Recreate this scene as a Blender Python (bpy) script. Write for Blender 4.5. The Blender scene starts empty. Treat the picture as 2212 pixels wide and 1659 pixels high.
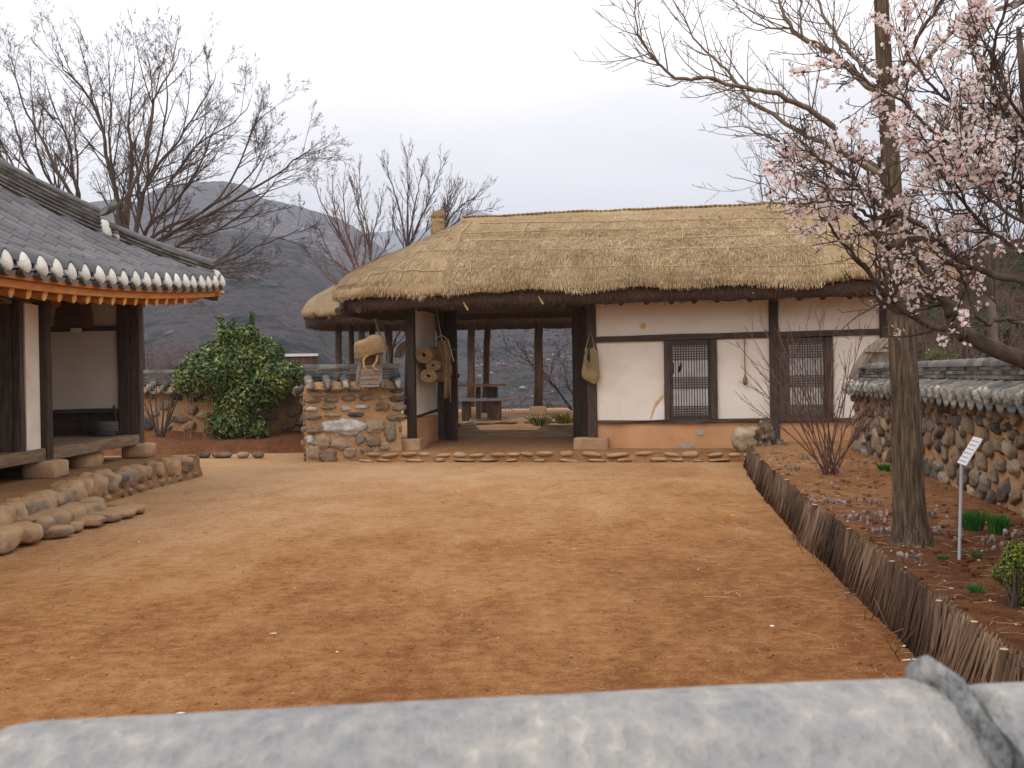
import bpy, math, random
from mathutils import Vector, Matrix, noise
R = math.radians
random.seed(7)
S = bpy.context.scene
COL = S.collection

# ---------------------------------------------------------------- camera, sky, sun, exposure
F = 2376.0; CX = 1106.0; CY = 829.5; EYE = 1.5
PITCH = math.atan(17.5 / F); ROLL = .016
fw = Vector((0, math.cos(PITCH), -math.sin(PITCH))); up0 = Vector((0, math.sin(PITCH), math.cos(PITCH))); r0 = Vector((1, 0, 0))
rt = r0 * math.cos(ROLL) - up0 * math.sin(ROLL); upv = up0 * math.cos(ROLL) + r0 * math.sin(ROLL)
cd = bpy.data.cameras.new('camera'); cam = bpy.data.objects.new('camera', cd); COL.objects.link(cam)
cam.matrix_world = Matrix(((rt.x, upv.x, -fw.x, 0), (rt.y, upv.y, -fw.y, 0), (rt.z, upv.z, -fw.z, EYE), (0, 0, 0, 1)))
cd.sensor_width = 36; cd.lens = 36 * F / 2212; cd.clip_start = .05; cd.clip_end = 20000
cd.dof.use_dof = True; cd.dof.focus_distance = 16; cd.dof.aperture_fstop = 26
S.camera = cam

W = bpy.data.worlds.new('World'); S.world = W; W.use_nodes = True
nt = W.node_tree; nt.nodes.clear(); N = nt.nodes.new; Lk = nt.links.new
out = N('ShaderNodeOutputWorld'); add = N('ShaderNodeAddShader'); b1 = N('ShaderNodeBackground'); b2 = N('ShaderNodeBackground')
sky = N('ShaderNodeTexSky'); sky.sky_type = 'NISHITA'; sky.sun_disc = False; sky.sun_elevation = R(50); sky.sun_rotation = R(-25)
b1.inputs[1].default_value = .012; Lk(sky.outputs[0], b1.inputs[0])
tc = N('ShaderNodeTexCoord'); sp = N('ShaderNodeSeparateXYZ'); Lk(tc.outputs['Generated'], sp.inputs[0])
mp = N('ShaderNodeMapping'); mp.inputs['Scale'].default_value = (1.1, 1.1, 4.5); mp.inputs['Location'].default_value = (.35, .1, .0); Lk(tc.outputs['Generated'], mp.inputs[0])
nz = N('ShaderNodeTexNoise'); nz.inputs['Scale'].default_value = 1.5; nz.inputs['Detail'].default_value = 5; nz.inputs['Roughness'].default_value = .5; Lk(mp.outputs[0], nz.inputs['Vector'])
ma = N('ShaderNodeMath'); ma.operation = 'MULTIPLY_ADD'; ma.inputs[1].default_value = 1.9; Lk(sp.outputs['Z'], ma.inputs[0])
mb_ = N('ShaderNodeMath'); mb_.operation = 'MULTIPLY_ADD'; mb_.inputs[1].default_value = .75; mb_.inputs[2].default_value = -.18; Lk(nz.outputs['Fac'], mb_.inputs[0]); Lk(mb_.outputs[0], ma.inputs[2])
rp = N('ShaderNodeValToRGB'); rp.color_ramp.elements[0].position = .36; rp.color_ramp.elements[0].color = (.545, .535, .52, 1)
rp.color_ramp.elements[1].position = .74; rp.color_ramp.elements[1].color = (1, .975, .97, 1)
Lk(ma.outputs[0], rp.inputs[0]); Lk(rp.outputs[0], b2.inputs[0]); b2.inputs[1].default_value = 1.6
Lk(b1.outputs[0], add.inputs[0]); Lk(b2.outputs[0], add.inputs[1]); Lk(add.outputs[0], out.inputs['Surface'])

sl = bpy.data.lights.new('sun', 'SUN'); sl.energy = 1.0; sl.angle = R(25); sl.color = (1, .96, .9)
so = bpy.data.objects.new('sun', sl); COL.objects.link(so); so.rotation_euler = (R(40), 0, R(-25 + 180 + 0)); so.location = (0, 0, 30)
# the sun stands behind and to the left of the camera, high behind the cloud
so.rotation_euler = Vector((-.45, -.55, .95)).to_track_quat('Z', 'Y').to_euler()
S.view_settings.view_transform = 'Standard'; S.view_settings.look = 'None'; S.view_settings.exposure = -.03; S.view_settings.gamma = 1
S.render.engine = 'CYCLES'
try:
    S.cycles.use_denoising = True; S.cycles.volume_bounces = 1; S.cycles.max_bounces = 6; S.cycles.diffuse_bounces = 3
    S.cycles.transparent_max_bounces = 6; S.cycles.volume_step_rate = 5; S.cycles.volume_max_steps = 64
except Exception: pass

# ---------------------------------------------------------------- measuring helpers (where a feature of the place stands)
def ray(px, py): return rt * ((px - CX) / F) + upv * ((CY - py) / F) + fw
def V(px, py, Y):
    d = ray(px, py); return Vector((d.x / d.y * Y, Y, EYE + d.z / d.y * Y))
def G(px, py, z=0):
    d = ray(px, py); t = (z - EYE) / d.z; return Vector((d.x * t, d.y * t, z))
HO = Vector((-1.88, 20.56, 0)); HA = R(-11.5); HU = Vector((math.cos(HA), math.sin(HA), 0)); HV = Vector((-math.sin(HA), math.cos(HA), 0))
def HP(px, py, v=0):
    d = ray(px, py); t = (v + HO.dot(HV)) / d.dot(HV); q = Vector((d.x * t, d.y * t, 0)) - HO
    return q.dot(HU), EYE + d.z * t
def hl(u, v, z): return HO + HU * u + HV * v + Vector((0, 0, z))
def rnd(a, b): return random.uniform(a, b)
def ss(a, b, x):
    t = max(0, min(1, (x - a) / (b - a))); return t * t * (3 - 2 * t)
def lerp(a, b, t): return a + (b - a) * t
def interp(pts, x):
    if x <= pts[0][0]: return pts[0][1]
    for (a, b), (c, d) in zip(pts, pts[1:]):
        if x <= c: return b + (d - b) * (x - a) / (c - a)
    return pts[-1][1]
def ns(x, y, z=0): return noise.noise(Vector((x, y, z)))

# ---------------------------------------------------------------- mesh builder
class MB:
    def __init__(s): s.v = []; s.f = []; s.m = []; s.r = []
    def add(s, vs, fs, m=0, r=None):
        o = len(s.v); s.v.extend(vs); r = random.random() if r is None else r
        s.r.extend([r] * len(vs)); s.f.extend([tuple(i + o for i in f) for f in fs]); s.m.extend([m] * len(fs))
    def box(s, a, b, m=0, r=None, j=0):
        x0, y0, z0 = a; x1, y1, z1 = b
        vs = [Vector((x + rnd(-j, j), y + rnd(-j, j), z + rnd(-j, j))) for z in (z0, z1) for x, y in ((x0, y0), (x1, y0), (x1, y1), (x0, y1))]
        s.add(vs, [(3, 2, 1, 0), (4, 5, 6, 7), (0, 1, 5, 4), (1, 2, 6, 5), (2, 3, 7, 6), (3, 0, 4, 7)], m, r)
    def obox(s, c, ax, ay, az, m=0, r=None):
        vs = [c + ax * i + ay * j + az * k for k in (-1, 1) for i, j in ((-1, -1), (1, -1), (1, 1), (-1, 1))]
        s.add(vs, [(3, 2, 1, 0), (4, 5, 6, 7), (0, 1, 5, 4), (1, 2, 6, 5), (2, 3, 7, 6), (3, 0, 4, 7)], m, r)
    def loft(s, rings, m=0, r=None, cap=True, closed=True):
        n = len(rings[0]); vs = [q for rg in rings for q in rg]; fs = []
        for i in range(len(rings) - 1):
            for j in range(n if closed else n - 1):
                k = (j + 1) % n; fs.append((i * n + j, i * n + k, (i + 1) * n + k, (i + 1) * n + j))
        if cap and closed:
            fs.append(tuple(range(n - 1, -1, -1))); fs.append(tuple((len(rings) - 1) * n + j for j in range(n)))
        s.add(vs, fs, m, r)
    def tube(s, pts, rad, n=6, m=0, r=None, cap=True, jit=0):
        pts = [Vector(p) for p in pts]; rings = []
        t0 = (pts[1] - pts[0]).normalized(); a = t0.cross(Vector((0, 0, 1)))
        if a.length < .1: a = t0.cross(Vector((0, 1, 0)))
        a.normalize()
        for i, p in enumerate(pts):
            t = (pts[min(i + 1, len(pts) - 1)] - pts[max(i - 1, 0)])
            if t.length < 1e-9: t = t0
            t.normalize(); a = a - t * a.dot(t)
            if a.length < 1e-6: a = t.orthogonal()
            a.normalize(); b = t.cross(a); q = rad[i] if isinstance(rad, (list, tuple)) else rad
            rings.append([p + (a * math.cos(2 * math.pi * k / n) + b * math.sin(2 * math.pi * k / n)) * q * (1 + rnd(-jit, jit)) for k in range(n)])
        s.loft(rings, m, r, cap)
    def timber(s, p, q, w, h, seg=6, j=.004, m=0, r=None, upd=None, bow=0):
        # squared, hand-hewn timber with chamfered corners
        p = Vector(p); q = Vector(q); t = (q - p).normalized(); u = Vector(upd) if upd else (Vector((0, 0, 1)) if abs(t.z) < .8 else Vector((0, 1, 0)))
        a = t.cross(u).normalized(); b = a.cross(t).normalized(); c = .18; rings = []
        pf = [(1, 1 - c), (1 - c, 1), (-1 + c, 1), (-1, 1 - c), (-1, -1 + c), (-1 + c, -1), (1 - c, -1), (1, -1 + c)]
        sd = rnd(0, 99)
        for i in range(seg + 1):
            k = i / seg; o = p.lerp(q, k) + b * bow * math.sin(math.pi * k)
            rings.append([o + a * (x * w / 2 + ns(sd, k * 4, n_) * j * 2) + b * (y * h / 2 + ns(sd + 9, k * 4, n_) * j * 2) for n_, (x, y) in enumerate(pf)])
        s.loft(rings, m, r)
    def rock(s, c, rad, rz=0, m=0, r=None, nu=12, nv=8, am=.12, pw=2.4, tilt=0, fq=1.3):
        c = Vector(c); sd = rnd(0, 500); M = Matrix.Rotation(rz, 3, 'Z') @ Matrix.Rotation(tilt, 3, 'Y'); vs = []; fs = []
        def e(x, k): return math.copysign(abs(x) ** (2 / k), x)
        for i in range(nv + 1):
            th = math.pi * i / nv
            for j in range(nu):
                ph = 2 * math.pi * j / nu
                d = Vector((e(math.sin(th), pw) * e(math.cos(ph), pw), e(math.sin(th), pw) * e(math.sin(ph), pw), e(math.cos(th), pw)))
                d *= 1 + am * (ns(d.x * fq + sd, d.y * fq, d.z * fq) * 1.6 + .4 * ns(d.x * 4 + sd, d.y * 4, d.z * 4))
                if i in (0, nv) and j: d = vs0
                elif i in (0, nv): vs0 = d
                vs.append(c + M @ Vector((d.x * rad[0], d.y * rad[1], d.z * rad[2])))
        for i in range(nv):
            for j in range(nu):
                k = (j + 1) % nu; fs.append((i * nu + j, (i + 1) * nu + j, (i + 1) * nu + k, i * nu + k))
        s.add(vs, fs, m, r)
    def grid(s, fn, nu, nv, m=0, r=None, flip=False):
        vs = [Vector(fn(i / nu, j / nv)) for j in range(nv + 1) for i in range(nu + 1)]; fs = []
        for j in range(nv):
            for i in range(nu):
                a = j * (nu + 1) + i; q = (a, a + 1, a + nu + 2, a + nu + 1); fs.append(q[::-1] if flip else q)
        s.add(vs, fs, m, r)
    def quad(s, a, b, c, d, m=0, r=None): s.add([Vector(a), Vector(b), Vector(c), Vector(d)], [(0, 1, 2, 3)], m, r)
    def build(s, name, mats, parent=None, smooth=False, sharp=None):
        me = bpy.data.meshes.new(name); me.from_pydata([tuple(q) for q in s.v], [], s.f)
        mats = mats if isinstance(mats, (list, tuple)) else [mats]
        for q in mats: me.materials.append(q)
        if len(mats) > 1: me.polygons.foreach_set('material_index', s.m)
        at = me.attributes.new('rnd', 'FLOAT', 'POINT'); at.data.foreach_set('value', s.r)
        if smooth:
            me.polygons.foreach_set('use_smooth', [True] * len(me.polygons))
            if sharp:
                try: me.set_sharp_from_angle(angle=R(sharp))
                except Exception: pass
        me.update(); o = bpy.data.objects.new(name, me); COL.objects.link(o)
        if parent: o.parent = parent
        return o
def tag(o, label=None, cat=None, group=None, kind=None):
    if label: o['label'] = label
    if cat: o['category'] = cat
    if group: o['group'] = group
    if kind: o['kind'] = kind
    return o
def thing(name, label, cat, loc=(0, 0, 0), rz=0, group=None, kind=None):
    o = bpy.data.objects.new(name, None); COL.objects.link(o); o.location = loc; o.rotation_euler = (0, 0, rz); o.empty_display_size = .2
    return tag(o, label, cat, group, kind)
def setorg(o, p):
    # move the origin of a mesh built in world space to its base
    p = Vector(p); o.data.transform(Matrix.Translation(-p)); o.location = p; return o

# ---------------------------------------------------------------- materials
def mat(name, cols, sc=4, st=(1, 1, 1), bump=.3, bsc=None, rough=.85, w=.35, big=0, bigsc=.6, det=6, dist=.02, spec=.25, bst=None, sub=None):
    m = bpy.data.materials.new(name); m.use_nodes = True; t = m.node_tree; n = t.nodes.new; l = t.links.new
    bs = t.nodes['Principled BSDF']; bs.inputs['Roughness'].default_value = rough
    bs.inputs['Specular IOR Level'].default_value = spec
    c = n('ShaderNodeTexCoord'); mpp = n('ShaderNodeMapping'); mpp.inputs['Scale'].default_value = st; l(c.outputs['Object'], mpp.inputs[0])
    no = n('ShaderNodeTexNoise'); no.inputs['Scale'].default_value = sc; no.inputs['Detail'].default_value = det; no.inputs['Roughness'].default_value = .62; l(mpp.outputs[0], no.inputs['Vector'])
    at = n('ShaderNodeAttribute'); at.attribute_name = 'rnd'
    # contrast the noise around .5, then mix in the per-piece value
    mr = n('ShaderNodeMapRange'); mr.inputs['From Min'].default_value = .28; mr.inputs['From Max'].default_value = .72; l(no.outputs['Fac'], mr.inputs['Value'])
    mx = n('ShaderNodeMix'); mx.inputs['Factor'].default_value = w; l(mr.outputs[0], mx.inputs['A']); l(at.outputs['Fac'], mx.inputs['B'])
    src = mx.outputs['Result']
    if big:
        nb = n('ShaderNodeTexNoise'); nb.inputs['Scale'].default_value = bigsc; nb.inputs['Detail'].default_value = 4; l(c.outputs['Object'], nb.inputs['Vector'])
        mr2 = n('ShaderNodeMapRange'); mr2.inputs['From Min'].default_value = .3; mr2.inputs['From Max'].default_value = .7; l(nb.outputs['Fac'], mr2.inputs['Value'])
        m2 = n('ShaderNodeMix'); m2.inputs['Factor'].default_value = big; l(src, m2.inputs['A']); l(mr2.outputs[0], m2.inputs['B']); src = m2.outputs['Result']
    r = n('ShaderNodeValToRGB'); e = r.color_ramp.elements
    while len(e) < len(cols): e.new(.5)
    for i, q in enumerate(cols): e[i].position = .1 + .8 * i / (len(cols) - 1); e[i].color = (*q, 1)
    l(src, r.inputs[0]); l(r.outputs[0], bs.inputs['Base Color'])
    if bump:
        bn = n('ShaderNodeTexNoise'); bn.inputs['Scale'].default_value = bsc or sc * 4; bn.inputs['Detail'].default_value = 5
        mb2 = n('ShaderNodeMapping'); mb2.inputs['Scale'].default_value = bst or st; l(c.outputs['Object'], mb2.inputs[0]); l(mb2.outputs[0], bn.inputs['Vector'])
        bp = n('ShaderNodeBump'); bp.inputs['Strength'].default_value = bump; bp.inputs['Distance'].default_value = dist; l(bn.outputs['Fac'], bp.inputs['Height']); l(bp.outputs[0], bs.inputs['Normal'])
    m['src'] = ''
    return m
M = {}
M['wood_v'] = mat('dark_wood_vertical', [(.028, .018, .014), (.06, .042, .034), (.11, .085, .07)], 6, (6, 6, .5), .5, 9)
M['wood_h'] = mat('dark_wood_horizontal', [(.028, .018, .014), (.06, .042, .034), (.105, .08, .065)], 6, (.5, 6, 6), .5, 9)
M['wood_y'] = mat('dark_wood_depth', [(.028, .018, .014), (.065, .045, .035), (.12, .09, .07)], 6, (6, .5, 6), .5, 9)
M['wood_grey_y'] = mat('weathered_floor_wood', [(.10, .06, .035), (.20, .135, .085), (.30, .21, .14)], 5, (5, .5, 5), .5, 9)
M['wood_grey'] = mat('weathered_grey_wood', [(.09, .065, .05), (.19, .145, .115), (.32, .27, .22)], 8, (2, 2, .8), .5, 12)
M['pole'] = mat('brown_pole_wood', [(.06, .035, .022), (.12, .075, .048), (.2, .135, .09)], 5, (5, 5, .7), .5, 9)
M['orange'] = mat('orange_oiled_wood', [(.34, .12, .03), (.46, .18, .045), (.58, .26, .08)], 4, (4, .8, 4), .3, 12)
M['orange_end'] = mat('rafter_end_wood', [(.5, .24, .07), (.66, .36, .12), (.74, .45, .18)], 9, (1, 1, 1), .2)
M['plaster'] = mat('white_plaster', [(.58, .46, .36), (.72, .64, .565), (.76, .70, .64)], 1.4, (1, 1, 1), .25, 9, .9, .12, .35, .8, dist=.01)
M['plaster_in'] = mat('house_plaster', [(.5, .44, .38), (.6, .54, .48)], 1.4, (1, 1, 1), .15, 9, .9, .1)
M['clay'] = mat('orange_clay', [(.38, .20, .10), (.52, .275, .135), (.60, .35, .19)], 2, (1, 1, 1), .3, 12, .95, .1, .4, .7, dist=.012)
M['mortar'] = mat('clay_mortar', [(.27, .15, .07), (.40, .23, .11), (.50, .31, .165)], 4, (1, 1, 1), .8, 18, .95, .1, .4, 1.0, dist=.03)
M['stone'] = mat('field_stone', [(.05, .045, .045), (.12, .095, .075), (.24, .165, .105), (.20, .17, .14), (.33, .25, .17), (.36, .25, .14)], 7, (1, 1, 1), .9, 16, .8, .62, dist=.035)
M['stone_lt'] = mat('pale_stone', [(.28, .25, .22), (.42, .39, .36), (.6, .58, .55)], 7, (1, 1, 1), .7, 20, .8, .2)
M['plinth'] = mat('pinkish_plinth_stone', [(.30, .17, .09), (.40, .25, .145), (.5, .34, .21)], 5, (1, 1, 1), .6, 30, .9, .2)
M['straw'] = mat('straw_thatch', [(.215, .14, .072), (.35, .245, .133), (.455, .332, .196), (.58, .455, .29)], 7, (9, 2, 2), .8, 14, .9, .55, .25, .9, dist=.03)
M['straw2'] = mat('straw_blades', [(.135, .085, .045), (.325, .226, .122), (.485, .352, .205), (.70, .56, .38)], 2.2, (1, 1, 1), 0, None, .8, .62)
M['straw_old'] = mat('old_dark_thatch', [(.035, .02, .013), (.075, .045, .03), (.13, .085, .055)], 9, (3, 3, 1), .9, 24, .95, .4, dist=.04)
M['rope'] = mat('straw_rope', [(.34, .24, .115), (.47, .35, .18), (.55, .43, .25)], 20, (1, 1, 1), .6, 60)
M['mat'] = mat('woven_straw_mat', [(.17, .09, .045), (.29, .175, .09), (.40, .26, .14)], 14, (1, 1, 1), .8, 40)
M['sack'] = mat('brown_sacking', [(.10, .055, .03), (.18, .105, .055), (.26, .16, .09)], 14, (1, 1, 1), .8, 40)
M['bag'] = mat('woven_straw_bag', [(.17, .115, .05), (.30, .215, .10), (.42, .31, .16)], 14, (1, 1, 3), .9, 50)
M['gold'] = mat('braided_gold_straw', [(.30, .17, .05), (.44, .27, .09), (.52, .35, .15)], 20)
M['basket'] = mat('wicker', [(.20, .12, .055), (.34, .22, .11), (.44, .30, .16)], 8, (1, 1, 6), .9, 40)
M['darkbasket'] = mat('dark_wicker', [(.05, .028, .015), (.09, .052, .03), (.14, .085, .05)], 8, (1, 1, 6), .9, 30)
M['tub'] = mat('grey_tub', [(.05, .045, .042), (.09, .082, .078), (.13, .12, .11)], 10, (1, 1, 4))
M['tile'] = mat('grey_roof_tile', [(.06, .056, .062), (.105, .10, .108), (.155, .148, .156)], 3, (1, 1, 1), .35, 30, .62, .4, spec=.4)
M['tile_old'] = mat('weathered_grey_tile', [(.03, .028, .028), (.085, .08, .078), (.14, .128, .115), (.25, .215, .165)], 6, (1, 1, 1), .6, 26, .75, .5)
M['lime'] = mat('white_lime', [(.52, .50, .44), (.68, .66, .60), (.76, .75, .70)], 9, (1, 1, 1), .6, 50)
M['lime_old'] = mat('weathered_lime', [(.09, .085, .075), (.26, .24, .21), (.58, .54, .48)], 10, (1, 1, 1), .9, 50, w=.35)
M['paper'] = mat('window_paper', [(.46, .44, .43), (.58, .56, .56), (.68, .67, .67)], 3, (1, 1, 1), 0, None, .9, .1)
M['dark'] = mat('painted_shade_black', [(.012, .009, .008), (.03, .022, .018)], 3)  # near-black colour standing in for shade in room, bag and underfloor
M['rubble'] = mat('weathered_ridge_tile', [(.18, .183, .19), (.225, .226, .232), (.275, .27, .265), (.335, .32, .298), (.48, .44, .39)], 60, (1.6, 1, 1), 1.0, 120, .8, .0, .30, 9, det=9, dist=.005)
M['bark'] = mat('ginkgo_bark', [(.035, .024, .017), (.115, .08, .052), (.23, .172, .115)], 20, (2.2, 2.2, .26), 1.0, 24, .95, .0, .12, 1.5, dist=.05)
M['limbbark'] = mat('grey_brown_limb', [(.09, .065, .045), (.17, .125, .09), (.24, .19, .14)], 9, (1, 1, 1), .5, 30)
M['bark_plum'] = mat('plum_bark', [(.035, .024, .018), (.085, .062, .048), (.16, .13, .10)], 9, (1, 1, .6), .9, 24, .95, .2)
M['twig'] = mat('grey_brown_twig', [(.045, .032, .026), (.085, .06, .048), (.13, .095, .075)], 3, w=.5, bump=0)
M['twig_red'] = mat('reddish_twig', [(.09, .04, .03), (.15, .075, .055), (.21, .12, .09)], 3, w=.5, bump=0)
M['bud_red'] = mat('red_buds', [(.25, .05, .05), (.4, .10, .09)], 5, w=.7, bump=0)
M['stick'] = mat('fence_twigs', [(.045, .026, .016), (.105, .06, .036), (.175, .105, .064), (.29, .195, .13)], 4, (1, 1, .5), .4, 30, w=.65)
M['petal'] = mat('pink_white_petals', [(.88, .70, .68), (.94, .84, .81), (.96, .92, .89)], 12, w=.7, bump=0, rough=.7)
M['bud'] = mat('crimson_flower_buds', [(.28, .03, .05), (.42, .07, .09), (.7, .35, .36)], 12, w=.8, bump=0)
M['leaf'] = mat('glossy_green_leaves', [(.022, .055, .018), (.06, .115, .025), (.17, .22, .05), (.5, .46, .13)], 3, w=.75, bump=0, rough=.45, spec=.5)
M['leaf_y'] = mat('yellow_green_leaves', [(.03, .06, .012), (.10, .14, .02), (.26, .24, .03), (.42, .34, .05)], 3, w=.7, bump=0, rough=.5)
M['blade'] = mat('green_blades', [(.02, .09, .02), (.04, .16, .03), (.08, .24, .05)], 3, w=.6, bump=0, rough=.5)
M['pine'] = mat('dark_evergreen', [(.012, .03, .018), (.022, .05, .028), (.04, .075, .04)], 2, w=.7, bump=0)
M['fuzz'] = mat('fuzzy_lavender', [(.13, .08, .055), (.23, .17, .145), (.38, .32, .30)], 30, w=.7, bump=0)
M['metal'] = mat('grey_painted_metal', [(.38, .39, .42), (.5, .5, .53)], 3, w=.1, bump=0, rough=.5)
M['white'] = mat('white_board', [(.72, .72, .74), (.8, .8, .82)], 3, w=.1, bump=0, rough=.5)
M['ink'] = mat('faint_grey_print', [(.22, .2, .2), (.3, .28, .28)], 3, w=.1, bump=0)
M['table'] = mat('reddish_brown_table_wood', [(.12, .05, .03), (.22, .09, .05)], 4, (1, 6, 6))
M['table_grey'] = mat('grey_bench_wood', [(.16, .14, .13), (.34, .31, .3)], 4, (1, 6, 6), w=.2)
M['white_thing'] = M['white']

def translucent(m, f):
    t = m.node_tree; bs = t.nodes['Principled BSDF']; tr_ = t.nodes.new('ShaderNodeBsdfTranslucent'); mx = t.nodes.new('ShaderNodeMixShader'); mx.inputs[0].default_value = f
    t.links.new(bs.inputs['Base Color'].links[0].from_socket, tr_.inputs[0]); t.links.new(bs.outputs[0], mx.inputs[1]); t.links.new(tr_.outputs[0], mx.inputs[2]); t.links.new(mx.outputs[0], t.nodes['Material Output'].inputs[0])
translucent(M['petal'], .5); translucent(M['leaf'], .2); translucent(M['leaf_y'], .25); translucent(M['blade'], .25)
def dusty(m, col, lo=.35, hi=.85):
    # earth dust lying on the upward faces of the stones
    t = m.node_tree; bs = t.nodes['Principled BSDF']; g_ = t.nodes.new('ShaderNodeNewGeometry'); s_ = t.nodes.new('ShaderNodeSeparateXYZ'); t.links.new(g_.outputs['Normal'], s_.inputs[0])
    no = t.nodes.new('ShaderNodeTexNoise'); no.inputs['Scale'].default_value = 7; ad = t.nodes.new('ShaderNodeMath'); ad.operation = 'MULTIPLY_ADD'; ad.inputs[1].default_value = .7; t.links.new(no.outputs['Fac'], ad.inputs[0]); t.links.new(s_.outputs['Z'], ad.inputs[2])
    mr = t.nodes.new('ShaderNodeMapRange'); mr.inputs['From Min'].default_value = lo + .35; mr.inputs['From Max'].default_value = hi + .35; mr.inputs['To Max'].default_value = .85; t.links.new(ad.outputs[0], mr.inputs['Value'])
    mx = t.nodes.new('ShaderNodeMix'); mx.data_type = 'RGBA'; t.links.new(mr.outputs[0], mx.inputs['Factor']); t.links.new(bs.inputs['Base Color'].links[0].from_socket, mx.inputs['A']); mx.inputs['B'].default_value = (*col, 1); t.links.new(mx.outputs['Result'], bs.inputs['Base Color'])
def dirt(name, light, mid, dark, y0=4, y1=18, bump=.5):
    # trodden earth: damp redder patches close to the tile wall, paler and drier further out
    m = bpy.data.materials.new(name); m.use_nodes = True; t = m.node_tree; n = t.nodes.new; l = t.links.new
    bs = t.nodes['Principled BSDF']; bs.inputs['Roughness'].default_value = .95; bs.inputs['Specular IOR Level'].default_value = .15
    c = n('ShaderNodeTexCoord'); sx = n('ShaderNodeSeparateXYZ'); l(c.outputs['Object'], sx.inputs[0])
    def nz_(sc, det=6, st=(1, 1, 1), ro=.62):
        mm = n('ShaderNodeMapping'); mm.inputs['Scale'].default_value = st; l(c.outputs['Object'], mm.inputs[0])
        q = n('ShaderNodeTexNoise'); q.inputs['Scale'].default_value = sc; q.inputs['Detail'].default_value = det; q.inputs['Roughness'].default_value = ro; l(mm.outputs[0], q.inputs['Vector']); return q.outputs['Fac']
    def mth(op, a, b, cc=None):
        q = n('ShaderNodeMath'); q.operation = op
        for i, k in enumerate((a, b, cc)):
            if k is None: continue
            if isinstance(k, (int, float)): q.inputs[i].default_value = k
            else: l(k, q.inputs[i])
        return q.outputs[0]
    a = nz_(.28, 3, (1.2, .8, 1)); b = nz_(1.5, 6, (1.6, .8, 1)); cc = nz_(9, 8, (1, 1, 1), .75); d = nz_(60, 4, (1, 1, 1), .8)
    mr = n('ShaderNodeMapRange'); mr.inputs['From Min'].default_value = y0; mr.inputs['From Max'].default_value = y1; mr.inputs['To Min'].default_value = 0; mr.inputs['To Max'].default_value = 1; l(sx.outputs['Y'], mr.inputs['Value'])
    mxx = n('ShaderNodeMapRange'); mxx.inputs['From Min'].default_value = -3; mxx.inputs['From Max'].default_value = 2; mxx.inputs['To Min'].default_value = .16; mxx.inputs['To Max'].default_value = 0; l(sx.outputs['X'], mxx.inputs['Value'])
    k = mth('MULTIPLY', mr.outputs[0], .56); k = mth('ADD', k, mxx.outputs[0])
    k = mth('MULTIPLY_ADD', mth('SUBTRACT', a, .5), .9, k); k = mth('MULTIPLY_ADD', mth('SUBTRACT', b, .5), .68, k)
    k = mth('MULTIPLY_ADD', mth('SUBTRACT', cc, .5), 1.15, k); k = mth('MULTIPLY_ADD', mth('SUBTRACT', d, .5), 1.1, k); k = mth('ADD', k, .17)
    r = n('ShaderNodeValToRGB'); e = r.color_ramp.elements; e[0].position = .12; e[0].color = (*dark, 1); e[1].position = .95; e[1].color = (*light, 1); q = e.new(.5); q.color = (*mid, 1)
    l(k, r.inputs[0]); l(r.outputs[0], bs.inputs['Base Color'])
    hh = mth('MULTIPLY_ADD', cc, .6, mth('MULTIPLY', d, .25)); hh = mth('MULTIPLY_ADD', b, .8, hh)
    bp = n('ShaderNodeBump'); bp.inputs['Strength'].default_value = bump; bp.inputs['Distance'].default_value = .09; l(hh, bp.inputs['Height']); l(bp.outputs[0], bs.inputs['Normal'])
    return m
M['dirt'] = dirt('courtyard_earth', (.47, .295, .16), (.335, .162, .060), (.17, .058, .016))
M['bed'] = dirt('garden_soil', (.40, .22, .10), (.25, .105, .042), (.11, .036, .014), 4, 17, 1.0)
M['border'] = dirt('border_soil', (.33, .17, .075), (.21, .085, .035), (.10, .036, .016), 12, 60, 1.0)
M['dust'] = dirt('pale_trodden_earth', (.46, .29, .16), (.36, .20, .095), (.24, .12, .05), 8, 16, .5)

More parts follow.
